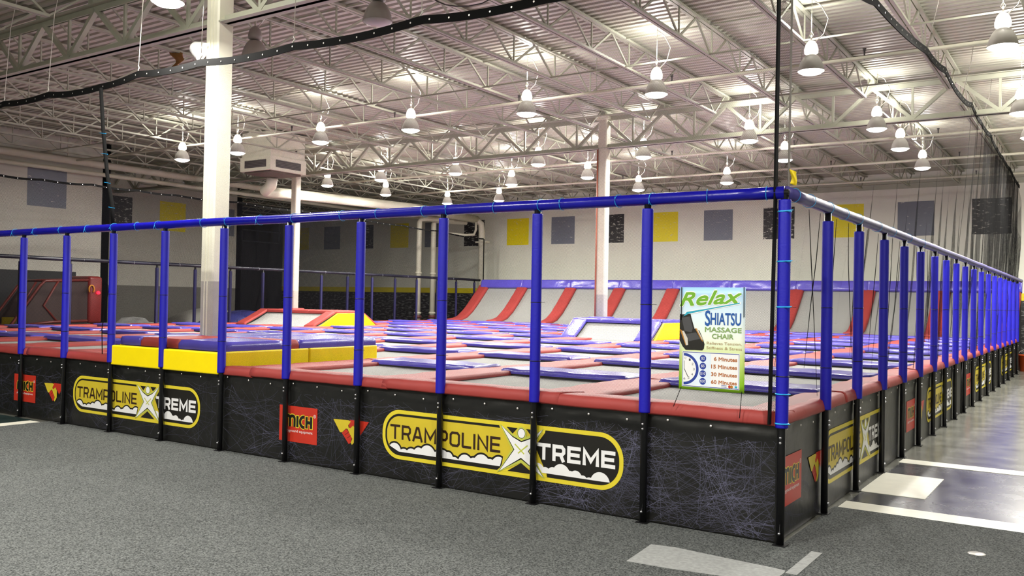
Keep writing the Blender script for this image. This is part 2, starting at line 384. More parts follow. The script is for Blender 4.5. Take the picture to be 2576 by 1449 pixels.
def girder(y, lb):
    t = thing('roof_girder', lb, 'girder', (0, y, 0))
    zt, zb = 5.74, 5.02
    x0, x1 = JX[0]-.7, JX[-1]+.7
    b = MB(); b.box(x0, x1, -.11, -.015, zt-.02, zt); b.box(x0, x1, .015, .11, zt-.02, zt); b.box(x0, x1, -.03, -.015, zt-.1, zt); b.box(x0, x1, .015, .03, zt-.1, zt); b.build('top_chord', joistm, t)
    b = MB(); b.box(x0, x1, -.11, -.015, zb, zb+.02); b.box(x0, x1, .015, .11, zb, zb+.02); b.box(x0, x1, -.03, -.015, zb, zb+.1); b.box(x0, x1, .015, .03, zb, zb+.1); b.build('bottom_chord', joistm, t)
    b = MB()
    for x in JX:
        b.bar((x, 0, zt-.05), (x+.7, 0, zb+.05), .066, .06); b.bar((x, 0, zt-.05), (x-.7, 0, zb+.05), .071, .06); b.bar((x+.7, 0, zb+.05), (x+.7, 0, zt-.05), .04, .035)
    b.build('web', joistm, t)
    b = MB(); b.box(-.06, .06, -.1, .1, zt, 5.825); me = b.mesh('bearing_seat', joistm)
    for x in JX: link('bearing_seat', me, t, (x, 0, 0))
girder(1.1, 'heavy cream roof girder over the near white column')
girder(11.3, 'heavy cream roof girder over the two far columns')
girder(-9.1, 'heavy cream roof girder over the entrance carpet')
def column(x, y, s, lb, pipe=False, paint=None):
    paint = paint or colpaint
    t = thing('support_column', lb, 'column', (x, y, 0))
    b = MB(); h = s/2; e = .02
    def octo(z0, z1, mi):
        P = [(-h, -h+e), (-h+e, -h), (h-e, -h), (h, -h+e), (h, h-e), (h-e, h), (-h+e, h), (-h, h-e)]
        b.add([(px, py, z0) for px, py in P]+[(px, py, z1) for px, py in P], [(i, (i+1) % 8, 8+(i+1) % 8, 8+i) for i in range(8)]+[tuple(range(7, -1, -1)), tuple(range(8, 16))], mi)
    octo(0, 1.8, 1); octo(1.8, 5.68, 0); b.build('shaft', [paint, colgrey], t)
    b = MB(); b.box(-h-.06, h+.06, -h-.04, h+.04, 5.66, 5.73); b.build('cap_plate', colpaint, t)
    b = MB(); b.box(-h-.08, h+.08, -h-.08, h+.08, 0, .02); b.build('base_plate', colgrey, t)
    if pipe:
        b = MB(); b.tube([(-h+.012, -h-.02, .02), (-h+.012, -h-.02, 5.0)], .018, 8); b.build('drain_pipe', mat('rust_paint', (150, 82, 62), .5), t)
    return t
c1 = column(-7.45, 1.1, .24, 'near white column rising from the raised blue and yellow box')
b = MB(); b.box(.02, .035, -.128, -.119, .02, 5.6); b.box(-.035, -.02, -.128, -.119, .02, 5.6); b.build('seam', colpaint, c1)
column(-7.4, 11.3, .21, 'far cream column with a thin rust pipe, inside the blue hump', True, colpaint_dull)
column(-17.2, 11.3, .2, 'far left cream column standing inside the red hump', False, colpaint_dull)

# sprinkler lines
def sprinkler(y, z, r, x0, x1, lb, heads):
    t = thing('sprinkler_pipe', lb, 'pipe', (0, y, z))
    b = MB(); b.tube([(x0, 0, 0), (x1, 0, 0)], r, 10); b.build('pipe', duct, t)
    hb = MB(); hb.tube([(0, 0, -r), (0, 0, .07+r)], .012, 8); hb.lathe([(0, .13), (.03, .125), (.012, .1), (.03, .09), (0, .088)], (0, 0, r-.02), 10)
    me = hb.mesh('sprinkler_head', dark_steel)
    for x in heads: link('sprinkler_head', me, t, (x, 0, 0))
    me2 = None
    hb = MB(); hb.tube([(0, 0, 0), (0, 0, 5.86-z)], .006, 6); me2 = hb.mesh('hanger_rod', joistm)
    for x in [x0+1+3.5*i for i in range(int((x1-x0-1)/3.5))]: link('hanger_rod', me2, t, (x, 0, 0))
hx = [-1.1-3.0*i for i in range(7)]
sprinkler(7.4, 5.25, .028, -24, 5, 'sprinkler pipe crossing just before the far girder', hx)
sprinkler(14.3, 5.28, .03, -24, 5, 'sprinkler pipe just beyond the far girder', hx)
sprinkler(17.6, 5.28, .03, -24, 5, 'sprinkler pipe midway between far girder and back wall', hx)
sprinkler(21, 5.28, .03, -24, 5, 'sprinkler pipe closest to the back wall', hx)
for y, nm in ((3.2, 'near the front girder'), (6.6, 'over the middle of the court'), (9.7, 'close to the far girder'), (15.4, 'beyond the far girder'), (19.5, 'towards the back wall')):
    b = MB()
    for z in (5.39, 5.84): b.bar((JX[4], y, z), (JX[-1], y, z), .025, .025)
    tag(b.build('joist_bridging', joistm), 'pair of thin bridging rods tying the joists %s' % nm, 'bridging', 'joist bridging')

# ------------------------------------------------------------------ bell lamps
def lamp_meshes():
    d = {}
    b = MB(); b.lathe([(.175, 0), (.172, .02), (.165, .05), (.145, .12), (.115, .18), (.085, .215), (.06, .225)], n=28)
    b.lathe([(.055, .22), (.08, .208), (.11, .172), (.14, .115), (.16, .05), (.17, .01), (.175, 0)], n=28); d['bell'] = b
    b = MB(); b.lathe([(0, -.05), (.07, -.046), (.13, -.028), (.172, .004), (.172, .014), (0, .02)], n=28); d['lens'] = b
    b = MB(); b.lathe([(.03, .225), (.062, .235), (.09, .25), (.095, .3), (.075, .37), (.045, .41), (.02, .42), (0, .42)], n=20); d['housing'] = b
    b = MB(); b.tube([(0, 0, .42), (0, 0, .5)], .012, 8); b.tube([(-.03, 0, .5), (0, 0, .55), (.03, 0, .5), (0, 0, .46)], .006, 6, closed=True)
    b.tube([(.05, 0, .4), (.16, .02, .5), (.22, .02, .7), (.12, .01, .9), (0, 0, 1.0)], .007, 6); d['hook'] = b
    return d
LM = {k: v for k, v in lamp_meshes().items()}
me_bell = LM['bell'].mesh('bell', bell_on); me_belloff = LM['bell'].mesh('bell', bell_off)
me_lens = LM['lens'].mesh('lens', lens_on); me_lensoff = LM['lens'].mesh('lens', mat('lamp_lens_unlit', (170, 165, 160), .3))
me_housoff = LM['housing'].mesh('housing', bell_off); me_hous = LM['housing'].mesh('housing', glow_top); me_hook = LM['hook'].mesh('hook', ballast)
la = bpy.data.lights.new('lamp_lens_light', 'AREA'); la.shape = 'DISK'; la.size = .32; la.energy = DOWN_W; la.color = (1, .965, .90)
lp = bpy.data.lights.new('lamp_top_light', 'POINT'); lp.shadow_soft_size = .06; lp.energy = UP_W; lp.color = (1, .965, .90)
LZ = 4.85
def lamp(x, y, lit, lb, grp, z=LZ):
    t = thing('bell_lamp', lb, 'ceiling lamp', (x, y, z), group=grp)
    link('bell', me_bell if lit else me_belloff, t); link('lens', me_lens if lit else me_lensoff, t); link('housing', me_hous if lit else me_housoff, t); link('hook', me_hook, t)
    b = MB(); b.bar((0, 0, .5), (0, 0, 5.9-z), .007, .007); b.build('stem', joistm, t)
    if lit:
        o = bpy.data.objects.new('lamp_lens_light', la); C.objects.link(o); o.parent = t; o.location = (0, 0, -.054)
        o = bpy.data.objects.new('lamp_top_light', lp); C.objects.link(o); o.parent = t; o.location = (.0, 0, .68)
rows = [  # (row phrase, [(x, y)...] from the right)
    ('front row', [(.76, 6.25), (-1.55, 6.27), (-3.95, 6.48), (-6.48, 6.71), (-9.23, 6.88), (-11.76, 6.98), (-14.49, 7.06), (-16.53, 7.09)]),
    ('second row', [(.67, 10.56), (-1.62, 10.85), (-4.0, 10.93), (-6.66, 11.75), (-9.31, 11.6), (-12.0, 11.9), (-14.59, 11.95), (-16.84, 12.15)]),
    ('third row', [(.66, 13.0), (-1.64, 13.18), (-4.08, 13.52), (-9.32, 14.02), (-11.9, 14.33), (-16.78, 14.58)]),
    ('back row', [(.65, 15.9), (-1.67, 16.03), (-6.49, 16.49), (-9.23, 16.85), (-14.45, 17.41), (-16.53, 17.37)])]
for rn, L in rows:
    for i, (x, y) in enumerate(L):
        lamp(x, y, True, 'lit bell-shaped roof lamp in the %s, %s from the right aisle' % (rn, ORD[i+1]), 'lit bell lamps')
for i, (x, y) in enumerate([(3.4, 14.0), (3.4, 20)]):  # unseen lamps added past the right edge of the view
    lamp(x, y, True, 'added unseen bell-shaped roof lamp over the right aisle, %s from the front' % ORD[i+1], 'added bell lamps over the aisle')
for i, (x, y) in enumerate([(-6.8, -.1), (2.6, -3.2), (-1.5, -4.4), (-5.4, -4.4), (-9.6, -4.4), (3.2, -8), (-3.4, -8)]):  # lamps added to light the carpet, not a known row
    lamp(x, y, True, 'added bell-shaped roof lamp lighting the front carpet, %s of its row' % ORD[i+1], 'added bell lamps over the carpet')
lamp(-5.25, 1.6, False, 'unlit grey bell lamp above the long rope, right of the near column', 'unlit bell lamps')
lamp(-7.75, 1.9, False, 'unlit grey bell lamp half hidden behind the near column', 'unlit bell lamps')
# white floodlight clamped to the near column
t = thing('floodlight', 'white floodlight clamped high on the near column', 'floodlight', (-7.64, .93, 4.7))
b = MB(); b.lathe([(.04, .1), (.07, .08), (.1, .02), (.13, -.06)], n=20); b.lathe([(.125, -.055), (.09, .02), (.04, .09)], n=20)
o = b.build('shade', mat('white_enamel', (240, 240, 238), .3), t); o.rotation_euler = (.5, -1.0, 0)
b = MB(); b.lathe([(0, -.03), (.1, -.03), (.1, -.02), (0, -.015)], n=20); o = b.build('lens', mat('flood_lens', (255, 250, 240), .3, emit=((255, 250, 240), 5.)), t); o.rotation_euler = (.5, -1.0, 0)
b = MB(); b.bar((.02, .02, .08), (.12, .05, .02), .03, .03); b.build('bracket', colpaint, t)

# ------------------------------------------------------------------ ducts, heater, wall pipes
t = thing('air_handler', 'boxy cream heating unit hung under the roof before the far left column', 'heating unit', (-16.35, 9.72, 4.85))
b = MB(); b.box(-.55, .55, -.57, .58, .05, 1.0); b.box(-.58, .58, -.6, .61, 0, .36); b.build('housing', duct, t)
for s, (x0, x1, y0, y1) in enumerate([(-.4, .42, -.606, -.59), (.57, .586, -.42, .42)]):
    b = MB(); b.box(x0, x1, y0, y1, .08, .27)
    g = b.build('air_grille', dark_steel, t)
    b = MB()
    for i in range(5):
        z = .1+i*.038
        if s == 0: b.box(x0, x1, y0-.006, y1, z, z+.008)
        else: b.box(x0, x1+.006, y0, y1, z, z+.008)
    b.build('slat', mat('slat_steel', (104, 98, 96), .5), g)
b = MB(); b.box(-.5, .5, -.52, .5, -.05, .0); b.build('drip_tray', mat('tray_brown', (88, 76, 68), .6), t)  # tray in one even brown
b = MB(); b.box(.586, .6, .2, .27, .55, .62); b.build('control_box', dark_steel, t)
t = thing('air_duct', 'thick round cream duct running back from the heating unit to the back wall', 'duct', (0, 0, 0))
b = MB(); b.tube([(-16.7, 10.0, 4.82), (-16.8, 10.05, 4.6), (-17.2, 10.2, 4.5), (-17.6, 10.6, 4.53), (-17.72, 11.5, 4.58), (-18.3, 17.9, 4.82), (-18.9, 22.3, 4.82)], .15, 16); b.build('trunk', duct, t)
b = MB(); b.tube([(-18.9, 22.0, 4.82), (-18.9, 22.25, 4.8), (-18.75, 22.4, 4.65), (-18.72, 22.42, 4.3), (-18.72, 22.42, 0)], .13, 16); b.build('drop_pipe', duct, t)
b = MB(); b.box(-18.95, -18.4, 22.3, 22.52, 3.9, 3.96); b.build('clamp', duct, t)
t = thing('water_main', 'thick cream pipe running high along the left side wall', 'pipe', (0, 0, 0))
b = MB(); b.tube([(-21.7, -8, 5.24), (-21.7, 8.6, 5.24), (-21.7, 23.6, 5.24)], .1, 14); b.build('pipe', duct, t)
for i in range(6):
    b = MB(); b.bar((-21.7, -2+i*4.6, 5.3), (-21.7, -2+i*4.6, 5.86), .02, .02); b.build('hanger', duct, t)
t = thing('drain_main', 'second thinner cream pipe just below the thick side wall pipe', 'pipe', (0, 0, 0))
b = MB(); b.tube([(-21.8, -8, 4.98), (-21.8, 23.6, 4.98)], .06, 12); b.build('pipe', duct, t)
for y, lb in ((19.5, 'left of two white riser pipes before the back wall'), (20.35, 'right of two white riser pipes before the back wall')):
    t = thing('riser_pipe', lb, 'pipe', (-19.5, y, 0), group='riser pipes')
    b = MB(); b.tube([(0, 0, 0), (0, 0, 4.5), (0, .06, 4.62), (.1, .3, 4.66), (.5, 1.4, 4.66)], .1, 14); b.build('pipe', duct, t)
    for z in (1.1, 2.6): 
        b = MB(); b.lathe([(.1, -.04), (.13, -.03), (.13, .03), (.1, .04)], (0, 0, z), 16); b.build('coupling', duct, t)
    b = MB(); b.lathe([(.11, .9), (.15, .92), (.15, 1.0), (.11, 1.02)], (0, 0, 0), 16); b.build('valve', mat('valve_red', (96, 46, 44), .5), t)
b = MB(); b.tube([(-19.4, 21.0, 4.2), (-18.95, 21.6, 4.16), (-18.8, 22.0, 4.2), (-18.78, 22.1, 4.4), (-18.78, 22.1, 4.7)], .05, 10)
tag(b.build('pipe_elbow', duct), 'short white bent pipe next to the duct drop at the back', 'pipe')

# ------------------------------------------------------------------ trampoline court
DZ = .84
def ripple(seed, x, y, s): return noise.noise(Vector((x*s+seed*3.1, y*s-seed*1.7, seed*.9)))
def pad_mesh(lx, ly, h, mats, seed, puff=.006, z0=-.015):
    """soft foam pad lx by ly centred on 0,0, rounded edges and wrinkles, rim black for underside and shadow gap"""
    nu, nv = max(10, int(lx/.09)), max(8, int(ly/.09)); nu, nv = min(nu, 26), min(nv, 26)
    def edge(t):  # more rows near the edges
        return .5-.5*math.cos(pi*t) if True else t
    def P(u, v):
        a, c = edge(u), edge(v)
        dx = min(a, 1-a)*lx; dy = min(c, 1-c)*ly; e = .02
        fx = 1 if dx > e else math.sqrt(max(0, 1-(1-dx/e)**2)); fy = 1 if dy > e else math.sqrt(max(0, 1-(1-dy/e)**2))
        x, y = (a-.5)*lx, (c-.5)*ly
        z = h*(.55+.45*min(fx, fy))+puff*ripple(seed, x, y, 7)*(fx*fy)+puff*.5*ripple(seed+9, x*1.0, y, 19)*(fx*fy)
        return (x, y, z)
    b = MB(); b.grid(P, nu, nv)
    ring = [i for i in range(nu+1)]+[j*(nu+1)+nu for j in range(1, nv+1)]+[nv*(nu+1)+i for i in range(nu-1, -1, -1)]+[j*(nu+1) for j in range(nv-1, 0, -1)]
    o = len(b.v); R = len(ring)
    for k in ring: x, y, z = b.v[k]; b.v.append((x, y, z0+(z-z0)*.5))
    for k in ring: x, y, z = b.v[k]; b.v.append((x*.997, y*.997, z0))
    for k in range(R):
        k2 = (k+1) % R
        b.f.append([ring[k], o+k, o+k2, ring[k2]]); b.m.append(0); b.s.append(True)
        b.f.append([o+k, o+R+k, o+R+k2, o+k2]); b.m.append(1); b.s.append(False)  # black lower ring, for the underside and the shadow gap
    b.f.append([o+R+k for k in range(R)][::-1]); b.m.append(1); b.s.append(False)
    me = b.mesh('pad', mats)
    bm = bmesh.new(); bm.from_mesh(me); bmesh.ops.recalc_face_normals(bm, faces=bm.faces); bm.to_mesh(me); bm.free()
    return me
XC = [-1.8*k for k in range(11)]                    # column lines
YR = [1.92+2.05*j for j in range(9)]                # row lines (blue pads)
YE = 19.55
BOX = (-7.9, -5.85, 0, 2.42)
HUMP_R = (-17.65, -14.65, 9.65, 12.1); HUMP_B = (-7.75, -5.5, 9.95, 11.75)
def hits(x0, x1, y0, y1, R, f=.5):
    ox = min(x1, R[1])-max(x0, R[0]); oy = min(y1, R[3])-max(y0, R[2])
    return ox > 0 and oy > 0 and ox*oy > f*(x1-x0)*(y1-y0)
b = MB(); b.box(-18.1, -.06, .06, 21.6, .0, .80)
tag(b.build('court_deck', pad_under), 'black deck frame carrying the whole trampoline court', 'deck frame')
ybounds = [0]+YR+[YE]
# beds
for j in range(len(ybounds)-1):
    for k in range(10):
        x1, x0 = XC[k]-(.14 if k else .0), XC[k+1]+.14
        y0, y1 = ybounds[j]+.1, ybounds[j+1]-.1
        if any(hits(x0, x1, y0, y1, R, .6) for R in (BOX, HUMP_R, HUMP_B)): continue
        if k == 4 and j == 0: x1 = BOX[0]-.02
        if k == 3 and j == 0: continue
        if k == 2 and j == 0: pass
        b = MB()
        sag = lambda u, v, x0=x0, x1=x1, y0=y0, y1=y1: (x0+(x1-x0)*u, y0+(y1-y0)*v, DZ+.012-.02*(1-(2*u-1)**2)*(1-(2*v-1)**2))
        b.grid(sag, 6, 6, back=(0, 0, -.012))
        tag(b.build('trampoline_bed', bedm), 'flat grey trampoline bed, %s row from the front, %s column from the right' % (ORD[j+1], ORD[k+1]), 'trampoline', 'flat trampoline beds')
# red strips along the columns
redm = [pad_mesh(.52, 2.07, .05, [pad_red, pad_under], s) for s in range(4)]
redl = pad_mesh(.52, YE-YR[-1]+.02, .05, [pad_red, pad_under], 8)
redf = pad_mesh(.52, YR[0]-.16, .05, [pad_red, pad_under], 6)
for k in range(1, 10):
    for j in range(len(ybounds)-1):
        y0, y1 = ybounds[j], ybounds[j+1]
        if j == 0: y0 = .18
        if any(hits(XC[k]-.26, XC[k]+.26, y0, y1, R, .3) for R in (BOX, HUMP_R, HUMP_B)): continue
        me = redf if j == 0 else (redl if j == len(ybounds)-2 else redm[(k+j) % 4])
        o = link('side_pad', me, None, (XC[k]+rnd.uniform(-.012, .012), (y0+y1)/2, DZ+(.003*((j+k) % 3)))); o.rotation_euler = (0, 0, rnd.uniform(-.004, .004))
        tag(o, 'long red side pad, %s row from the front, %s strip from the right fence' % (ORD[j+1], ORD[k]), 'pad', 'red side pads')
# blue cross pads
bluem = [pad_mesh(1.46, .54, .058, [pad_blue, pad_under], 20+s, .012) for s in range(5)]
blue_half = pad_mesh(1.12, .54, .058, [pad_blue, pad_under], 33, .012)
for j, y in enumerate(YR):
    for k in range(10):
        xm = (XC[k]+XC[k+1])/2-.03
        if any(hits(xm-.75, xm+.75, y-.27, y+.27, R, .25) for R in (BOX, HUMP_R, HUMP_B)): continue
        if (j, k) == (0, 4): xm = -8.45; me = blue_half
        else: me = bluem[(j*3+k) % 5]
        o = link('cross_pad', me, None, (xm, y+rnd.uniform(-.03, .03), DZ+.02)); o.rotation_euler = (0, rnd.uniform(-.006, .006), rnd.uniform(-.012, .012))
        tag(o, 'blue cross pad, %s row from the front, %s column from the right fence' % (ORD[j+1], ORD[k+1]), 'pad', 'blue cross pads')
# red edge pads
def edge_pad_mesh(L, seed, ends=.06):
    """edge pad running along +x, outer lip at y=0 hanging down, sloped overlap at its ends"""
    b = MB()
    prof = [(.30, -.01), (.30, .042), (.285, .052), (.2, .058), (.1, .062), (.012, .06), (-.008, .05), (-.02, .02), (-.027, -.018), (-.018, -.032), (.03, -.032)]
    n = 22; vs = []
    for i in range(n+1):
        x = L*i/n
        for (py, pz) in prof:
            q = .007*ripple(seed, x, pz*3+py, 5)
            vs.append((x+(ends*(py/.3)), py+q*.5, pz+q*(1 if pz > 0 else .6)))
    m = len(prof); fs = [(i*m+k, (i+1)*m+k, (i+1)*m+(k+1) % m, i*m+(k+1) % m) for i in range(n) for k in range(m)]
    b.add(vs, fs, 0, True); b.add(vs[:m], [tuple(range(m))], 0); b.add(vs[-m:], [tuple(range(m))[::-1]], 0)
    me = b.mesh('edge_pad', pad_red)
    bm = bmesh.new(); bm.from_mesh(me); bmesh.ops.remove_doubles(bm, verts=bm.verts, dist=1e-5); bmesh.ops.recalc_face_normals(bm, faces=bm.faces); bm.to_mesh(me); bm.free()
    return me
eb = [edge_pad_mesh(1.86, 50+s) for s in range(4)]
xs = [-1.83, -3.66, -5.86] 
i = 0
for i, (x, L) in enumerate([(-1.925, None), (-3.62, None), (-5.42, None), (-9.75, None), (-11.6, None), (-13.4, None), (-15.2, None), (-17.0, None)]):
    o = link('edge_pad', eb[i % 4], None, (x, .02, DZ+(.006 if i % 2 else 0)))
    tag(o, 'red edge pad along the front side, %s from the corner post' % ORD[i+1], 'pad', 'red front edge pads')
o = link('edge_pad', edge_pad_mesh(.46, 61), None, (-5.86, .02, DZ-.012)); tag(o, 'short red edge pad beside the yellow side of the raised box', 'pad')
for i in range(11):
    o = link('edge_pad', eb[(i+1) % 4], None, (-.02, i*1.79-.01, DZ+(.006 if i % 2 else .001))); o.rotation_euler = (0, 0, pi/2)
    tag(o, 'red edge pad along the right side fence, %s from the corner post' % ORD[i+1], 'pad', 'red right edge pads')
me = pad_mesh(.5, 2.05, .05, [pad_red, pad_under], 71)
for j in range(9):
    o = link('edge_pad', me, None, (-17.9, 1.1+2.05*j, DZ))
    tag(o, 'red edge pad along the far fence, %s from the front' % ORD[j+1], 'pad', 'red far edge pads')

# raised box round the near column
t = thing('raised_box', 'raised landing box with yellow sides and blue padded top round the near column', 'padded box', (-6.875, 1.2, 0))
for x0, x1, in ((-.965, .0), (.02, .975)):
    b = MB(); b.box(x0, x1, -1.225, -1.13, .795, 1.025); o = b.build('front_panel', pad_yellow, t); bv = o.modifiers.new('b', 'BEVEL'); bv.width = .015; bv.segments = 3
for y0, y1 in ((-1.14, .05), (.07, 1.22)):
    b = MB(); b.box(.88, .98, y0, y1, .8, 1.03); o = b.build('side_panel', pad_yellow, t); bv = o.modifiers.new('b', 'BEVEL'); bv.width = .015; bv.segments = 3
b = MB(); b.box(-.98, -.88, -1.1, 1.22, .8, 1.03); o = b.build('side_panel', pad_yellow, t)
b = MB(); b.box(-.9, .9, -1.1, 1.2, .8, 1.02); b.build('core', pad_under, t)
for x0, x1, y0, y1, m in [(-.95, -.55, -1.12, 1.2, pad_blue), (-.55, .15, -1.12, -.25, pad_red), (.15, .96, -1.12, -.3, pad_blue), (.12, .96, -.3, -.08, pad_red), (.12, .96, -.08, 1.22, pad_blue), (-.55, .12, -.25, 1.2, pad_blue)]:
    me = pad_mesh(x1-x0-.01, y1-y0-.01, .1, [m, m], rnd.randint(0, 99), .005, 0.0)
    o = link('top_pad', me, t, ((x0+x1)/2, (y0+y1)/2, 1.03))

# humps
def hump(name_label, X0, X1, Y0, Y1, yt0, yt1, zt, padm, collar):
    t = thing('hump_trampoline', name_label, 'trampoline', ((X0+X1)/2, (Y0+Y1)/2, 0)); cx, cy = (X0+X1)/2, (Y0+Y1)/2
    def L(x, y, z): return (x-cx, y-cy, z)
    zb = .85; sw = .34
    for (ya, za, yb, zb2) in [(Y0, zb, yt0, zt-.04), (Y1, zb, yt1, zt-.04)]:
        b = MB(); b.grid(lambda u, v: Vector(L(X0+(X1-X0)*u, ya+(yb-ya)*v, za+(zb2-za)*v-.03*math.sin(pi*v))), 4, 8, back=(0, 0, -.012)); b.build('slope_bed', bedm, t, recalc=True)
        for x in (X0+sw/2, X1-sw/2):
            d = math.hypot(yb-ya, zb2-za); me = pad_mesh(sw, d+.1, .06, [padm, pad_under], rnd.randint(0, 99), .012)
            o = link('slope_pad', me, t, L(x, (ya+yb)/2, (za+zb2)/2+.015)); o.rotation_euler = (math.atan2(zb2-za, (yb-ya)) if yb > ya else -math.atan2(zb2-za, ya-yb), 0, 0)
    n = 3; w_ = (X1-X0)/n
    for i in range(n):
        me = pad_mesh(w_, yt1-yt0+.1, .07, [padm, padm], rnd.randint(0, 99), .014); link('top_pad', me, t, L(X0+w_*(i+.5), (yt0+yt1)/2, zt-.03))
    for x, s in ((X1+.01, 1), (X0-.01, -1)):
        b = MB(); P = [(Y0+.02, zb-.02), (Y1-.02, zb-.02), (yt1, zt-.02), (yt0, zt-.02)]; th = .05*s
        b.add([L(x, y, z) for y, z in P]+[L(x+th, y, z) for y, z in P], [(0, 1, 2, 3), (7, 6, 5, 4)]+[(k, (k+1) % 4, 4+(k+1) % 4, 4+k) for k in range(4)]); 
        o = b.build('end_panel', pad_yellow, t, recalc=True); bv = o.modifiers.new('b', 'BEVEL'); bv.width = .012; bv.segments = 2
    b = MB(); P = [(Y0+.06, .80), (Y1-.06, .80), (yt1-.04, zt-.07), (yt0+.04, zt-.07)]
    b.add([L(X0+.03, y, z) for y, z in P]+[L(X1-.03, y, z) for y, z in P], [(3, 2, 1, 0), (4, 5, 6, 7)]+[(k, (k+1) % 4, 4+(k+1) % 4, 4+k) for k in range(4)]); b.build('core', pad_under, t, recalc=True)
    me = pad_mesh(.42, .42, .03, [collar, collar], 3, .004); link('column_collar', me, t, L(-17.2 if X0 < -10 else -7.4, 11.3 if yt1 > 11.2 else 11.2, zt+.035))
    return t
hump('red padded hump with yellow end panel round the far left column', HUMP_R[0], HUMP_R[1]-.06, 9.75, 12.05, 10.5, 11.45, 1.24, pad_red, pad_red)
hump('glossy blue padded hump with yellow end panel round the rust-piped column', HUMP_B[0]+.1, HUMP_B[1]-.1, 9.98, 11.95, 10.52, 11.45, 1.25, pad_blue, pad_blue)

# back wall of slanted trampolines
RX = [-18.0, -16.12, -14.05, -12.1, -10.12, -8.1, -6.05, -3.97, -1.98, -.02]
RP = [(19.45, .86), (19.8, .885), (20.15, .98), (20.5, 1.2), (20.85, 1.5), (21.2, 1.83), (21.5, 2.12), (21.56, 2.2)]
def rp(v):
    q = v*(len(RP)-1); i = min(int(q), len(RP)-2); f = q-i
    return RP[i][0]+(RP[i+1][0]-RP[i][0])*f, RP[i][1]+(RP[i+1][1]-RP[i][1])*f
for i in range(9):
    x0, x1 = RX[i]+.12, RX[i+1]-.12
    b = MB(); b.grid(lambda u, v: Vector((x0+(x1-x0)*u, rp(v)[0]+.03*math.sin(pi*v)*math.sin(pi*u), rp(v)[1]-.01)), 6, 21, back=(0, .02, -.02))
    tag(b.build('wall_trampoline', rampm, recalc=True), 'tall curved grey wall trampoline at the back, %s from the right' % ORD[9-i], 'trampoline', 'slanted wall trampolines')
def ramp_pad(seed, wd):
    b = MB(); N = 24
    def P(u, v):
        a = .5-.5*math.cos(pi*u); y, z = rp(min(.985, v)); y2, z2 = rp(min(1, v+.02)); dy, dz = y2-y, z2-z; l = math.hypot(dy, dz) or 1
        nx, nz = -dz/l, dy/l
        f = math.sqrt(max(0, 1-(2*a-1)**6)); fe = min(1, (1-v)/.05, v/.02+.3); h = .075*f*math.sqrt(max(0, fe))+.008*ripple(seed, a*wd, v*3, 5)
        return Vector(((a-.5)*wd*(1-.25*max(0, (v-.95)/.05)), y+nx*h, z+nz*h))
    b.grid(P, 12, N*2, back=(0, .03, -.03)); me = b.mesh('ramp_pad', pad_red)
    bm = bmesh.new(); bm.from_mesh(me); bmesh.ops.recalc_face_normals(bm, faces=bm.faces); bm.to_mesh(me); bm.free(); return me
rpm = [ramp_pad(80+s, .46) for s in range(3)]
for i, x in enumerate(RX):
    o = link('ramp_pad', rpm[i % 3], None, (x+(.1 if i == 0 else (-.24 if i == 9 else 0)), -.02, .0))
    tag(o, 'red curved pad strip up the back trampoline wall, %s from the right' % ORD[10-i], 'pad', 'red strips of the back wall')
for i in range(9):
    L = RX[i+1]-RX[i]; me = pad_mesh(L+.02, .32, .1, [pad_blue, pad_blue], 90+i, .02)
    o = link('top_pad', me, None, ((RX[i]+RX[i+1])/2, 21.52, 2.24)); o.rotation_euler = (1.25, 0, 0)
    tag(o, 'shiny blue pad along the top of the back trampoline wall, %s from the right' % ORD[9-i], 'pad', 'blue pads topping the back wall')
b = MB(); b.box(-18.1, -.05, 21.6, 21.75, 0, 2.3)
tag(b.build('ramp_support', pad_under), 'dark support behind the slanted trampoline wall', 'frame')

# ------------------------------------------------------------------ fence posts and rails
RZ = 2.4
def post_proto(lb, sleeve_m, grp, z0=.82, z1=2.33, r=.043):
    t = thing('fence_post', lb, 'fence post', group=grp)
    b = MB(); b.tube([(0, 0, 0), (0, 0, RZ-.01)], .027, 14); b.build('pole', black_steel, t)
    b = MB(); b.lathe([(.028, z0), (r, z0), (r, z0+.01), (r, z1-.01), (r, z1), (.028, z1)], n=18)
    s_ = b.build('foam_sleeve', sleeve_m, t)
    b = MB()
    for z in (1.15, 1.62): b.lathe([(r+.0005, -.003), (r+.003, -.002), (r+.003, .002), (r+.0005, .003)], (0, 0, z), 18); b.bar((r, 0, z), (r+.05, -.02, z), .003, .003)
    b.build('cable_tie', tie_black, s_)
    b = MB(); b.box(-.045, .045, -.04, .05, 0, .012); b.build('base_plate', black_steel, t)
    for z in (.735, .70, .09):
        b = MB(); b.lathe([(0, .012), (.006, .011), (.009, .006), (.01, 0)], n=10); o = b.build('bolt', chrome, t, (0, -.026, z)); o.rotation_euler = (pi/2, 0, 0)
    return t
fx = [-1.014, -1.981, -2.94, -3.909, -4.873, -5.857, -6.867, -7.856, -8.851, -9.864, -10.86, -11.85]
ry = [1.138, 2.209, 3.3, 4.365, 5.398, 6.462, 7.46, 8.476, 9.497, 10.6, 11.7, 12.86, 14.0, 15.1, 16.2, 17.35, 18.5, 19.7]
p0 = post_proto('blue padded corner post where the front and right fences meet', foam_blue, None, .80, 2.35); p0.location = (0, 0, 0)
for z in (2.27, 1.93, 1.62, 1.03, .83):
    b = MB(); b.lathe([(.0435, -.005), (.048, -.003), (.048, .003), (.0435, .005)], (0, 0, z), 18); b.bar((-.02, -.045, z), (.07, -.045, z+.005), .005, .005); b.build('cyan_cord', tie, p0)
pf = None
for i, x in enumerate(fx):
    lb = 'blue padded fence post on the front side, %s from the corner post' % ORD[i+1]
    if pf is None: pf = post_proto(lb, foam_blue, 'front fence posts'); pf.location = (x, -.01, 0)
    else: dup(pf, (x, -.01, 0), label=lb)
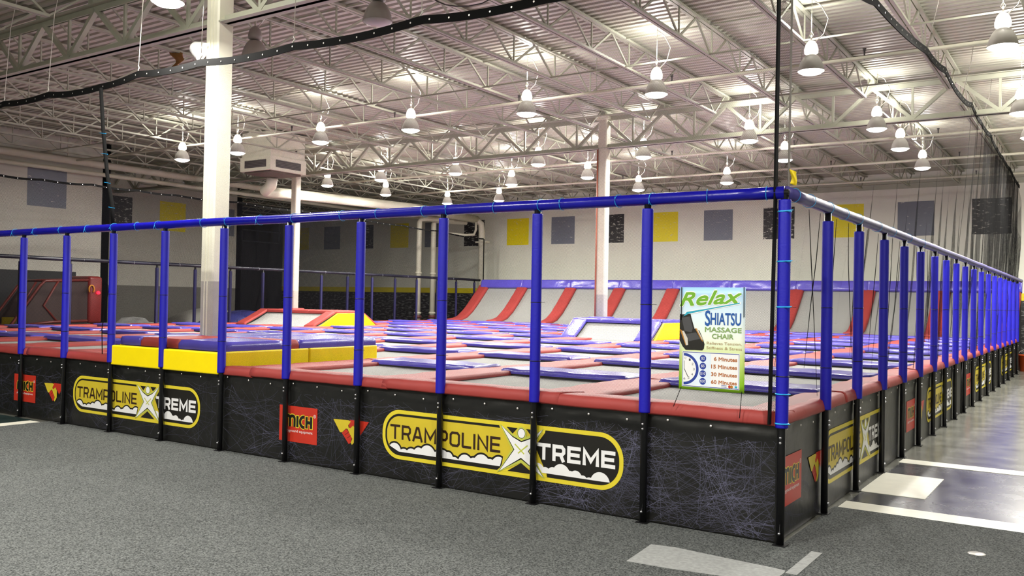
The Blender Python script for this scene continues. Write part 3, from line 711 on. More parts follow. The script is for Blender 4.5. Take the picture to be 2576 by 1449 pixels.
pr_ = None
for i, y in enumerate(ry):
    lb = 'blue padded fence post on the right side, %s from the corner post' % ORD[i+1]
    if pr_ is None: pr_ = post_proto(lb, foam_blue, 'right fence posts', .82, 2.3); pr_.location = (.0, y, 0); pr_.rotation_euler = (0, 0, pi/2)
    else: dup(pr_, (.0, y, 0), pi/2, label=lb)
pl_ = None
for i in range(17):
    y = 3.1+1.14*i
    lb = 'slim blue post of the far fence, dimmed in its colour, %s from the near end' % ORD[i+1]
    if pl_ is None: pl_ = post_proto(lb, post_dimmed, 'far fence posts', .82, 2.3); pl_.location = (-18.25, y, 0); pl_.rotation_euler = (0, 0, pi/2)
    else: dup(pl_, (-18.25, y, 0), pi/2, label=lb)
def rail(p, q, m, lb, posts, ties, tiem=tie):
    t = thing('top_rail', lb, 'fence rail', p)
    P, Q = Vector(p), Vector(q); D = Q-P; L = D.length; d = D/L
    n = int(L/.35); pts = []; rad = []
    for i in range(n+1):
        s = i/n; o = Vector((0, 0, .006*noise.noise(Vector((s*L*.9, 3, 1)))))
        pts.append(D*s+o); rad.append(.044+.003*noise.noise(Vector((s*L*1.3, 9, 2))))
    b = MB(); b.tube(pts, rad, 16); b.build('foam_tube', m, t)
    b = MB(); b.tube([D*0+d*-.03, D+d*.02], .02, 10); b.build('pipe', black_steel, t)
    perp = Vector((0, 0, 1)).cross(d)
    for s in ties:
        a = rnd.uniform(-.6, .6); ring = []
        for k in range(14):
            th = 2*pi*k/14; ring.append(d*(s+.03*a*math.cos(th))+perp*.05*math.cos(th)+Vector((0, 0, .05*math.sin(th))))
        b = MB(); b.tube(ring, .0022, 5, closed=True); b.tube([ring[0], ring[0]+Vector((.01, -.02, rnd.uniform(-.06, .05)))], .0018, 5); b.build('cable_tie', tiem, t)
    return t
tl = [.12, .55, .97, 1.25, 1.75, 1.95, 2.4, 2.9, 3.15, 3.7, 4.15, 4.8, 5.3, 5.8, 6.2, 7.0, 7.4, 7.85, 8.4, 9.0, 9.6, 10.1]
rail((-.0, -.012, RZ), (-18.25, 0, RZ), rail_blue, 'long shiny blue padded rail along the front of the court', fx, tl)
rail((.0, .03, RZ+.005), (0, 20.9, RZ), rail_worn, 'worn violet padded rail along the right side fence', ry, [.18, .55, 1.1, 1.6, 2.1, 2.9, 3.6, 4.5, 5.4])
rail((-18.25, .1, RZ), (-18.25, 21.7, RZ), rail_dark, 'dark navy padded rail along the far left fence', [], [3+1.3*i for i in range(14)], mat('pale_tie', (190, 190, 195), .4))

# ------------------------------------------------------------------ skirts with printed logos
JIT = [0]      # tiny depth step from one printed shape to the next, so that none coincide
def stroke(b, pts, wd, mi, P, closed=False):
    pts = [Vector((x, y)) for x, y in pts]; n = len(pts); L = []; R = []
    for i in range(n):
        if closed: a, c = pts[i-1], pts[(i+1) % n]
        else: a, c = pts[max(i-1, 0)], pts[min(i+1, n-1)]
        d1 = (pts[i]-a); d2 = (c-pts[i])
        d1 = d1.normalized() if d1.length > 1e-9 else d2.normalized(); d2 = d2.normalized() if d2.length > 1e-9 else d1
        t_ = (d1+d2)
        t_ = t_.normalized() if t_.length > 1e-6 else d1
        nn = Vector((-t_.y, t_.x)); k = nn.dot(Vector((-d1.y, d1.x))); k = max(k, .5)
        L.append(pts[i]+nn*wd/2/k); R.append(pts[i]-nn*wd/2/k)
    m = n if closed else n-1
    for i in range(m):
        j = (i+1) % n; JIT[0] = (JIT[0]+1) % 11
        b.add([P(*L[i]), P(*R[i]), P(*R[j]), P(*L[j])], [(0, 1, 2, 3)], mi)
def poly(b, pts, mi, P):
    JIT[0] = (JIT[0]+1) % 11
    b.add([P(x, y) for x, y in pts], [tuple(range(len(pts)))], mi)
def arc(cx, cy, r, a0, a1, n=10): return [(cx+r*math.cos(math.radians(a0+(a1-a0)*i/n)), cy+r*math.sin(math.radians(a0+(a1-a0)*i/n))) for i in range(n+1)]
def pill(x0, x1, y0, y1, r, n=14):
    r = min(r, (y1-y0)/2)
    return arc(x1-r, y0+r, r, -90, 0, n)+arc(x1-r, y1-r, r, 0, 90, n)+arc(x0+r, y1-r, r, 90, 180, n)+arc(x0+r, y0+r, r, 180, 270, n)
def letter(ch, w_, s):
    h = s/2; c = .13
    A = h; B = 1-h; X = w_-h
    return {'T': [[(0, B), (w_, B)], [(w_/2, B), (w_/2, 0)]],
            'R': [[(h, 0), (h, B), (X-c, B), (X, B-c), (X, .42+c), (X-c, .42), (h, .42)], [(X-.22, .42), (X, 0)]],
            'A': [[(h*.8, 0), (w_*.42, B), (w_*.58, B), (w_-h*.8, 0)], [(w_*.22, .3), (w_*.78, .3)]],
            'M': [[(h, 0), (h*1.0, B), (w_/2, .28), (X, B), (X, 0)]],
            'P': [[(h, 0), (h, B), (X-c, B), (X, B-c), (X, .36+c), (X-c, .36), (h, .36)]],
            'O': [[(h+c, A), (X-c, A), (X, A+c), (X, B-c), (X-c, B), (h+c, B), (h, B-c), (h, A+c), (h+c, A)]],
            'L': [[(h, 1), (h, A+c*.3), (h+c*.3, A), (w_, A)]],
            'I': [[(w_/2, 0), (w_/2, 1)]],
            'N': [[(h, 0), (h, B), (X, A), (X, 1)]],
            'E': [[(w_, B), (h, B), (h, A), (w_, A)], [(h, .5), (w_*.92, .5)]]}[ch]
def word(b, txt, x, y, h, s, widths, gap, mi, P, slant=0.):
    for ch in txt:
        w_ = widths.get(ch, .62)
        for ln in letter(ch, w_, s): stroke(b, [(x+(px+slant*py)*h, y+py*h) for px, py in ln], s*h, mi, P)
        x += (w_+gap)*h
    return x
def dome_env(domes, x0, x1, base, grow, n=120):
    pts = []
    for i in range(n+1):
        x = x0+(x1-x0)*i/n; z = base
        for cx, r, top in domes:
            d = abs(x-cx)
            if d < r+grow: z = max(z, top-r*.72+math.sqrt(max(0, (r+grow)**2-d*d))-r*.28)
        pts.append((x, z))
    return pts
DOM1 = [(.15, .075, .142), (.26, .06, .1), (.345, .06, .112), (.43, .055, .13), (.53, .085, .158), (.645, .05, .12), (.7, .06, .138), (.76, .05, .126), (.83, .05, .09), (.94, .075, .124), (1.03, .05, .108), (1.113, .085, .145), (1.2, .05, .117), (1.29, .075, .145)]
DOM2 = [(1.67, .06, .14), (1.74, .045, .115), (1.81, .05, .122), (1.888, .08, .155), (1.97, .05, .112), (2.02, .055, .12), (2.085, .04, .09), (2.14, .035, .082), (2.235, .085, .134)]
LOGO_M = [ink_yellow, ink_black, ink_fill, ink_white, ink_brown, ink_green, ink_red]
def logo_mb(place, sx=1.0):
    """the pill-shaped court logo; place(u, v, layer) gives a point"""
    b = MB()
    Ly = lambda k: (lambda x, y: place(x*sx, y, k))
    poly(b, pill(0, 2.43, 0, .44, .2), 0, Ly(0))
    poly(b, pill(.035, 2.395, .034, .406, .17), 1, Ly(1))
    lf = [(1.73, .385), (1.64, .27), (1.755, .055)]
    P2 = arc(.055+.15, .385-.15, .15, 90, 180)+arc(.055+.15, .055+.15, .15, 180, 270)
    poly(b, P2+[(1.755, .055), (1.64, .27), (1.73, .385)], 2, Ly(2))
    poly(b, [(1.295, .384), (1.73, .384), (1.735, .407), (1.285, .407)], 0, Ly(2.2)); poly(b, [(1.27, .033), (1.76, .033), (1.75, .057), (1.3, .057)], 0, Ly(2.2))
    e1 = dome_env(DOM1, .085, 1.33, .05, .016); poly(b, [(.1, .07), (.2, .05), (1.31, .05)]+e1[::-1], 1, Ly(3))
    e1 = dome_env(DOM1, .09, 1.32, .068, 0); poly(b, [(.2, .068), (1.30, .068)]+e1[::-1], 3, Ly(4))
    e2 = dome_env(DOM2, 1.66, 2.33, .066, 0); poly(b, [(1.7, .066), (2.25, .064)]+e2[::-1], 3, Ly(4))
    wd = {'T': .9, 'R': .82, 'A': .9, 'M': 1.02, 'P': .84, 'O': .86, 'L': .78, 'I': .2, 'N': .86, 'E': .8}
    word(b, 'TRAMPOLINE', .094, .178, .13, .165, wd, .145, 4, Ly(5))
    wd2 = {'T': .95, 'R': .9, 'E': .92, 'M': 1.1}
    word(b, 'TREME', 1.662, .172, .132, .225, wd2, .13, 3, Ly(5), .0)
    # dark triangles behind the figure
    poly(b, [(1.36, .40), (1.47, .40), (1.42, .35)], 1, Ly(3)); poly(b, [(1.55, .40), (1.66, .40), (1.60, .35)], 1, Ly(3)); poly(b, [(1.508, .12), (1.375, .04), (1.64, .04)], 1, Ly(3))
    cx = 1.508
    def fig(g): 
        half = [(-.2-g*.6, .408+g*.4), (-.085, .322+g), (0, .288+g*1.2)]
        out = half+[(-x, y) for x, y in half[:-1][::-1]]
        out += [(.066+g, .222), (.213+g*.8, .030-g*.5), (0, .162-g*1.4), (-.213-g*.8, .030-g*.5), (-.066-g, .222)]
        return [(cx+x, y) for x, y in out]
    for g, mi, k in ((.028, 5, 5.5), (.009, 1, 6), (0, 3, 6.5)):
        F = fig(g)
        # triangulate from the waist so concave outline fills properly
        c0 = (cx, .21); n = len(F)
        for i in range(n): poly(b, [c0, F[i], F[(i+1) % n]], mi, Ly(k))
    stroke(b, [(cx-.062, .268), (cx+.03, .195)], .011, 5, Ly(7)); stroke(b, [(cx+.062, .268), (cx-.03, .195)], .011, 5, Ly(7))
    for r, mi, k in ((.05, 5, 6), (.038, 1, 6.4), (.034, 3, 6.8)): poly(b, [(x, .36+(y-.36)*1.1) for x, y in arc(cx, .36, r, 0, 342, 19)], mi, Ly(k))
    return b
TXT = {}
def text_mesh(s):
    if s in TXT: return TXT[s]
    cu = bpy.data.curves.new('t', 'FONT'); cu.body = s; cu.size = 1; cu.resolution_u = 3
    ob = bpy.data.objects.new('t', cu); me = bpy.data.meshes.new_from_object(ob)
    vs = [tuple(v.co[:2]) for v in me.vertices]; fs = [tuple(p.vertices) for p in me.polygons]
    bpy.data.objects.remove(ob); bpy.data.curves.remove(cu); bpy.data.meshes.remove(me)
    TXT[s] = (vs, fs); return TXT[s]
def text(b, s, x0, x1, y0, y1, mi, P, shear=0., fat=0., rise=0.):
    vs, fs = text_mesh(s)
    ax, bx = min(v[0] for v in vs), max(v[0] for v in vs); ay, by = min(v[1] for v in vs), max(v[1] for v in vs)
    for dx, dy in ([(0, 0)] if not fat else [(fat*math.cos(a), fat*math.sin(a)) for a in [k*pi/4 for k in range(8)]]):
        out = []; nth = int(round(math.degrees(math.atan2(dy, dx))/45)) % 8 if fat else 0
        for vx, vy in vs:
            u = (vx-ax)/(bx-ax); v = (vy-ay)/(by-ay)
            out.append(P(x0+(x1-x0)*u+shear*(v-.5)*(y1-y0)+dx, y0+(y1-y0)*v+dy+rise*u))
        b.add([(q[0], q[1]-3e-5*nth, q[2]) for q in out], fs, mi)
def square_mb(place):
    b = MB(); Ly = lambda k: (lambda x, y: place(x, y, k))
    poly(b, [(0, 0), (.53, 0), (.53, .35), (0, .35)], 6, Ly(0))
    # the word in fat letters: light edge below, dark fill above
    w4 = [[[(.09, .148), (.09, .225)] + arc(.117, .225, .027, 180, 90, 5) + arc(.127, .225, .027, 90, 0, 5)+[(.154, .148)], [(.154, .225)]+arc(.181, .225, .027, 180, 90, 5)+arc(.191, .225, .027, 90, 0, 5)+[(.218, .148)]],
          [[(.258, .148), (.258, .258)]], [arc(.345, .204, .05, 80, 280, 12)], [[(.385, .148), (.385, .26)], [(.448, .148), (.448, .262)], [(.385, .205), (.448, .205)]]]
    for wd, mi, k in ((.046, 0, 1), (.031, 1, 2)):
        ext = .007 if mi == 0 else 0
        for L in w4:
            for ln in L:
                q = list(ln); 
                if ext and len(q) == 2 and q[0][0] == q[1][0]: q = [(q[0][0], q[0][1]-ext), (q[1][0], q[1][1]+ext)]
                stroke(b, q, wd, mi, Ly(k))
    text(b, 'playground equipment', .075, .47, .088, .122, 3, Ly(2))
    stroke(b, arc(.495, .272, .014, 0, 360, 14), .004, 3, Ly(2)); text(b, 'R', .49, .5, .265, .279, 3, Ly(2))
    return b
def emblem_mb(place):
    b = MB(); Ly = lambda k: (lambda x, y: place(x-.73, y, k))
    poly(b, [(.95, .284), (1.19, .284), (1.085, .15), (1.035, .2), (1.0, .235), (.975, .21), (.955, .2), (.935, .225)], 6, Ly(0))
    poly(b, [(.905, .196), (.95, .16), (.978, .115), (.965, .07), (.941, .057), (.9, .1), (.85, .152)], 6, Ly(0))
    Y = [(.736, .273), (.93, .279), (.962, .268), (.93, .231), (.935, .212), (.958, .206), (.994, .235), (1.031, .198), (1.032, .11), (1.015, .085), (1.0, .07), (.983, .054), (.967, .07), (.985, .11), (.955, .15), (.921, .197), (.9, .197), (.853, .158), (.826, .157)]
    for mi, k, s in ((2, 1, 1.0),): poly(b, Y, mi, Ly(k))
    for q in ((.92, .15), (.945, .12)): stroke(b, [(q[0]-.03, q[1]-.012), (q[0]+.02, q[1]+.02)], .004, 1, Ly(1))
    return b
def skirt_mesh(L, H, seed, dens, wrink, fold=()):
    """panel from (0,0) to (L,H) in its own x-z plane facing -y, ruffled near the top, with fine scratches"""
    b = MB(); nu, nv = int(L/.03), 44
    def P(u, v):
        x, z = u*L, H*v
        k = max(0, min(1, (v-.78)/.12))
        y = -.006*k*wrink-.011*k*ripple(seed, x*.9, z*6, 2.6)*wrink-.006*k*ripple(seed+4, x*2.5, z*9, 3)*wrink
        if v > .985: y += .008
        for fxp, fd in fold:      # diagonal drape folds
            dd = (x-fxp)-fd*(H-z); y += .009*math.exp(-(dd/.05)**2)*min(1, (H-z)/.1)*max(0, 1-(H-z)/.62)
        return Vector((x, y, z))
    b.grid(P, nu, nv, back=(0, .012, 0))
    R = random.Random(seed)
    n = int(dens*L)
    hubs = [(R.uniform(0, L), R.uniform(.05, H*.7)) for _ in range(max(2, int(L*1.6)))]
    for _ in range(n):
        if R.random() < .5: hx_, hz_ = R.choice(hubs); x, z = R.gauss(hx_, .22), R.gauss(hz_, .13)
        else: x, z = R.uniform(-.1, L+.1), R.uniform(.02, H*.86)
        if dens > 200 and R.random() > .15+.85*max(0, x/L): continue
        a = R.gauss(0, .55) if R.random() < .6 else R.uniform(0, pi); ln = R.uniform(.15, 1.0); c = R.gauss(0, .55); wd = R.uniform(.0004, .0011); yy = -.0020-R.random()*.0008
        a -= c/2; x -= math.cos(a)*ln/2; z -= math.sin(a)*ln/2; pts = []; N_ = 18; zt_ = H*R.uniform(.78, .95)
        for i in range(N_+1):
            if not (.01 < x < L-.01 and .012 < z < zt_):
                if len(pts) > 1: break
                pts = []
            else: pts.append((x, z))
            x += math.cos(a)*ln/N_; z += math.sin(a)*ln/N_; a += c/N_
        if len(pts) > 2: stroke(b, pts, wd, 1, lambda px, pz: (px, yy, pz))
    for i in range(int(L/.33)):
        x = .16+i*.33; 
        if x < L-.03: b.lathe([(0, .004), (.006, .003), (.009, 0)], (0, 0, 0), 8, 2)
        else: continue
        o = len(b.v)-24
        for q in range(24):
            X_, Y_, Z_ = b.v[o+q]; b.v[o+q] = (x+X_, -.018-Z_, H-.055-.012*((i*7) % 3)+Y_)
    me = b.mesh('skirt', [skirtm, skirt_scr, eyelet])
    return me
def place_front(x0, z0): return lambda u, v, k: (x0+u, -.0045-.0007*k-1.8e-5*JIT[0], z0+v)
SK = [  # axis, start, length, label, logos, density, folds
    ('f', -5.95, 5.93, 'black printed vinyl skirt on the front side, nearest the corner post', [('sq', .95, .203), ('em', 1.69, .203), ('lg', 2.32, .19, 1.0)], 300, [(.05, .9), (1.05, -.5), (3.95, .5), (4.9, .6)]),
    ('f', -12.0, 6.04, 'black printed vinyl skirt on the front side, below the raised box', [('sq', 1.9, .2), ('em', 2.63, .203), ('lg', 3.3, .18, 1.01)], 60, [(2.9, .5), (4.2, .4), (5.9, -.6)]),
    ('f', -18.1, 6.09, 'black skirt panel at the far left end of the front side', [], 60, []),
    ('r', .03, 4.62, 'black printed vinyl skirt on the right side, nearest the corner post', [('sq', .04, .225), ('em', .74, .215), ('lg', 1.21, .19, .955)], 70, [(1.1, .3)]),
    ('r', 4.66, 4.0, 'black printed vinyl skirt on the right side, second from the corner', [('sq', .12, .22), ('em', .85, .21), ('lg', 1.48, .18, .93)], 20, []),
    ('r', 9.4, 5.3, 'black printed vinyl skirt on the right side, past the dark flap', [('sq', .62, .22), ('em', 1.2, .21), ('lg', 1.8, .18, 1.1)], 10, []),
    ('r', 14.72, 6.1, 'black printed vinyl skirt on the right side, farthest from the corner', [('lg', 1.25, .18, 1.2)], 6, [])]
for idx, (ax, st, L, lb, logos, dens, folds) in enumerate(SK):
    t = thing('vinyl_skirt', lb, 'skirt', (st, .035, 0) if ax == 'f' else (-.035, st, 0), 0 if ax == 'f' else pi/2)
    link('sheet', skirt_mesh(L, .83, 100+idx, dens, 1.0 if ax == 'f' else .5, folds), t)
    for q in logos:
        pf_ = place_front(q[1], q[2])
        if q[0] == 'lg': logo_mb(pf_, q[3]).build('printed_logo', LOGO_M, t)
        elif q[0] == 'sq': square_mb(pf_).build('printed_badge', LOGO_M, t)
        else: emblem_mb(pf_).build('printed_emblem', LOGO_M, t)
b = MB(); b.box(-.06, -.03, 8.66, 9.4, 0, .82); b.tube([(-.02, 8.68, .0), (-.02, 8.68, .82)], .012, 8); b.tube([(-.02, 9.38, .0), (-.02, 9.38, .82)], .012, 8)
tag(b.build('skirt_flap', mat('flap_black', (24, 24, 24), .5)), 'plain black access flap between two right side skirt panels', 'flap')

# ------------------------------------------------------------------ nets
def net_mesh(P, nu, nv, su, sv, m):
    b = MB(); b.grid(P, nu, nv); me = b.mesh('netting', m)
    uv = me.uv_layers.new(name='UVMap'); W_ = nu+1
    for lp_ in me.loops:
        i, j = lp_.vertex_index % W_, lp_.vertex_index//W_
        uv.data[lp_.index].uv = (i/nu*su, j/nv*sv)
    return me
def hang(knots, s):
    """height of a rope hung from knots [(s,z)] with a little sag between them"""
    for (a, za), (c, zc) in zip(knots, knots[1:]):
        if a <= s <= c:
            f = (s-a)/(c-a); return za+(zc-za)*f-.16*min(1, (c-a)/1.6)*f*(1-f)
    return knots[-1][1]
KF = [(0, 4.3), (1.2, 4.12), (2.0, 4.09), (3.29, 4.13), (4.94, 4.13), (6.4, 4.165), (7.55, 4.185), (8.3, 4.125), (9.5, 4.165), (10.6, 4.17), (12, 4.15), (14, 4.16), (16, 4.16), (18.2, 4.16)]
KR = [(0, 4.3), (1.5, 4.42), (2.97, 4.6), (6.05, 4.87), (7.6, 4.98), (9.33, 4.94), (10.6, 5.08), (12.0, 5.02), (13.6, 5.06), (15.0, 4.98), (16.1, 4.98), (18, 4.98), (20.9, 4.9)]
KL = [(0, 4.15), (3.7, 4.15), (4.6, 4.17), (5.8, 4.2), (7, 4.2), (8.1, 4.2), (10.1, 4.22), (12.5, 4.2), (15, 4.18), (17, 4.14), (19, 4.1), (21.8, 4.0)]
t = thing('front_net', 'sheer black net hung along the front of the court', 'net')
def Pn(u, v):
    x = -18.2*u; zt = hang(KF, 18.2*u); z = .86+(zt-.86)*v
    return Vector((x, .06+.012*math.sin(x*2.1+v*2)*math.sin(pi*v)+.01*noise.noise(Vector((x*1.5, z*1.5, 0))), z))
link('netting', net_mesh(Pn, 140, 14, 18.2, 3.3, net_front), t)
def hem_band(fn, n, hgt, nrm, L0, step):
    b = MB(); th = Vector(nrm)*.006
    vs = []
    for i in range(n+1):
        p = Vector(fn(i/n)); vs += [p+th+Vector((0, 0, hgt/2)), p+th-Vector((0, 0, hgt/2)), p-th-Vector((0, 0, hgt/2)), p-th+Vector((0, 0, hgt/2))]
    b.add(vs, [(i*4+k, i*4+(k+1) % 4, (i+1)*4+(k+1) % 4, (i+1)*4+k) for i in range(n) for k in range(4)])
    for i in range(int(L0/step)):
        p = Vector(fn((i+.5)*step/L0))
        for s in (1, -1):
            c = p+th*s*1.3; a = Vector((0, 0, 1)); e = Vector(nrm).cross(a)
            b.add([c+a*.009*math.cos(2*pi*k/8)+e*.009*math.sin(2*pi*k/8) for k in range(8)], [tuple(range(8))], 1)
    return b
fF = lambda s: (-18.2*s, .05, hang(KF, 18.2*s))
hem_band(fF, 240, .075, (0, 1, 0), 18.2, .22).build('hem', [hem, eyelet], t, recalc=False)
t2 = thing('side_net', 'dark draped net gathered in folds along the right side fence', 'net')
def Pr(u, v):
    y = .02+20.85*u; zt = hang(KR, 20.87*u); z = .86+(zt-.86)*v
    far = min(1, y/14)
    q = max(0, min(1, (y-6)/9)); up = max(0, min(1, (z-1.9)/2.2)); up = up*up*(3-2*up)
    A = (.022+.05*far)*(1-up)+(.006+.12*q*q)*up
    s = y-.5*(z-2.4)
    f = A*(.55*math.sin(s*9+2*math.sin(y*.9))+.45*math.sin(s*15.5+z*.6+1.3*math.sin(y*1.7)))
    f += .03*noise.noise(Vector((y*1.1, z*.8, 5)))
    g = .05*math.sin(s*7.3+1.1)*far
    return Vector((-.075+f*(.6+.4*math.sin(pi*min(1, v*1.3))), y+g, z))
link('netting', net_mesh(Pr, 900, 24, 20.87, 3.9, net_side), t2)
fR = lambda s: (-.06, .02+20.85*s, hang(KR, 20.87*s))
hem_band(fR, 240, .09, (1, 0, 0), 20.87, .3).build('hem', [hem, eyelet], t2)
cb = random.Random(5)
for i in range(22):
    y0 = .25+i*.42+cb.uniform(-.1, .1); d = cb.choice([-.25, -.4, -.3, .2, .3]); z1 = cb.uniform(.92, 1.3)
    b = MB(); b.tube([(-.045, y0, 2.36), (-.05, y0+d*.25+.02*math.sin(i), 2.0), (-.05, y0+d*.6, 1.6), (-.045, y0+d, z1)], [.002, .0035, .003, .0015], 5); b.build('gathered_fold', hem, t2)
t3 = thing('far_net', 'dim black net hung along the far left fence', 'net')
def Pl(u, v):
    y = .05+21.75*u; zt = hang(KL, 21.8*u); z = .86+(zt-.86)*v
    return Vector((-18.2+.02*math.sin(y*3+z), y, z))
link('netting', net_mesh(Pl, 120, 10, 21.8, 3.3, net_far), t3)
hem_band(lambda s: (-18.18, .05+21.75*s, hang(KL, 21.8*s)), 200, .05, (1, 0, 0), 21.8, .3).build('hem', [hem, eyelet], t3)
b = MB(); b.tube([(-18.2, 21.85, .86), (-18.2, 21.85, 4.0)], .022, 8); b.build('end_seam', hem, t3)
# hanging wires
for i, (x, z) in enumerate([(3.29, 4.13), (4.94, 4.13), (6.4, 4.165), (7.55, 4.185), (9.5, 4.165), (10.6, 4.17)]):
    b = MB(); b.tube([(-x, .05, z+.02), (-x-.02*math.sin(i), .1, 5.2), (-x-.05, .25, 5.88)], .0045, 6)
    b.tube([(-x-.02, .05, z+.03), (-x+.02, .05, z+.07), (-x, .05, z+.1)], .006, 6)
    tag(b.build('hanger_wire', wirem), 'thin wire holding the long front rope, %s from the right' % ORD[i+1], 'wire', 'front rope wires')
for i, (y, z) in enumerate([KR[2], KR[3], KR[5], KR[7]]):
    b = MB(); b.tube([(-.06, y, z+.02), (.06, y+.05, 5.5), (.1, y+.08, 5.88)], .005, 6)
    tag(b.build('hanger_wire', wirem), 'thin wire holding the side net rope, %s from the corner' % ORD[i+1], 'wire', 'side rope wires')
# straps
b = MB(); b.bar((-.075, -.03, .82), (-.055, -.03, 2.4), .05, .012); b.bar((-.055, -.03, 2.4), (-.045, -.03, 5.88), .055, .012)
tag(b.build('corner_strap', hem), 'tall black strap rising from the corner post to the roof', 'strap')
b = MB(); b.bar((.0, .08, 2.42), (.015, .08, 5.88), .018, .01)
tag(b.build('grey_webbing', mat('grey_webbing', (112, 106, 100), .7)), 'thin grey cord beside the tall corner strap', 'cord')
b = MB(); b.grid(lambda u, v: Vector((.012+.045*u+.006*math.sin(v*5), .07+.015*math.sin(u*4+v*3), 2.47+.1*v-.02*u)), 6, 8, back=(0, .004, 0))
tag(b.build('flag', mat('yellow_cloth', (232, 206, 20), .6)), 'small yellow cloth tag tied to the grey corner cord', 'tag')
t = thing('net_zip', 'slanting black seam strap on the front net near the left', 'strap')
b = MB(); b.tube([(-8.27, .03, 4.1), (-8.2, .03, 3.6), (-8.08, .03, 3.0), (-7.98, .03, 2.7), (-7.93, .02, 2.42)], .022, 8); b.build('seam', hem, t)
b = MB(); b.tube([(-7.95, .03, 2.4), (-7.97, .03, 1.8), (-8.05, .03, 1.5), (-8.12, .03, 1.2), (-8.1, .03, .9)], .006, 6); b.build('loose_cord', hem, t)
for z, x in ((3.55, -8.19), (3.3, -8.14), (2.95, -8.07), (2.65, -7.97)):
    b = MB(); b.bar((x-.03, 0, z), (x+.1, 0, z-.02), .005, .005); b.build('cable_tie', tie, t)

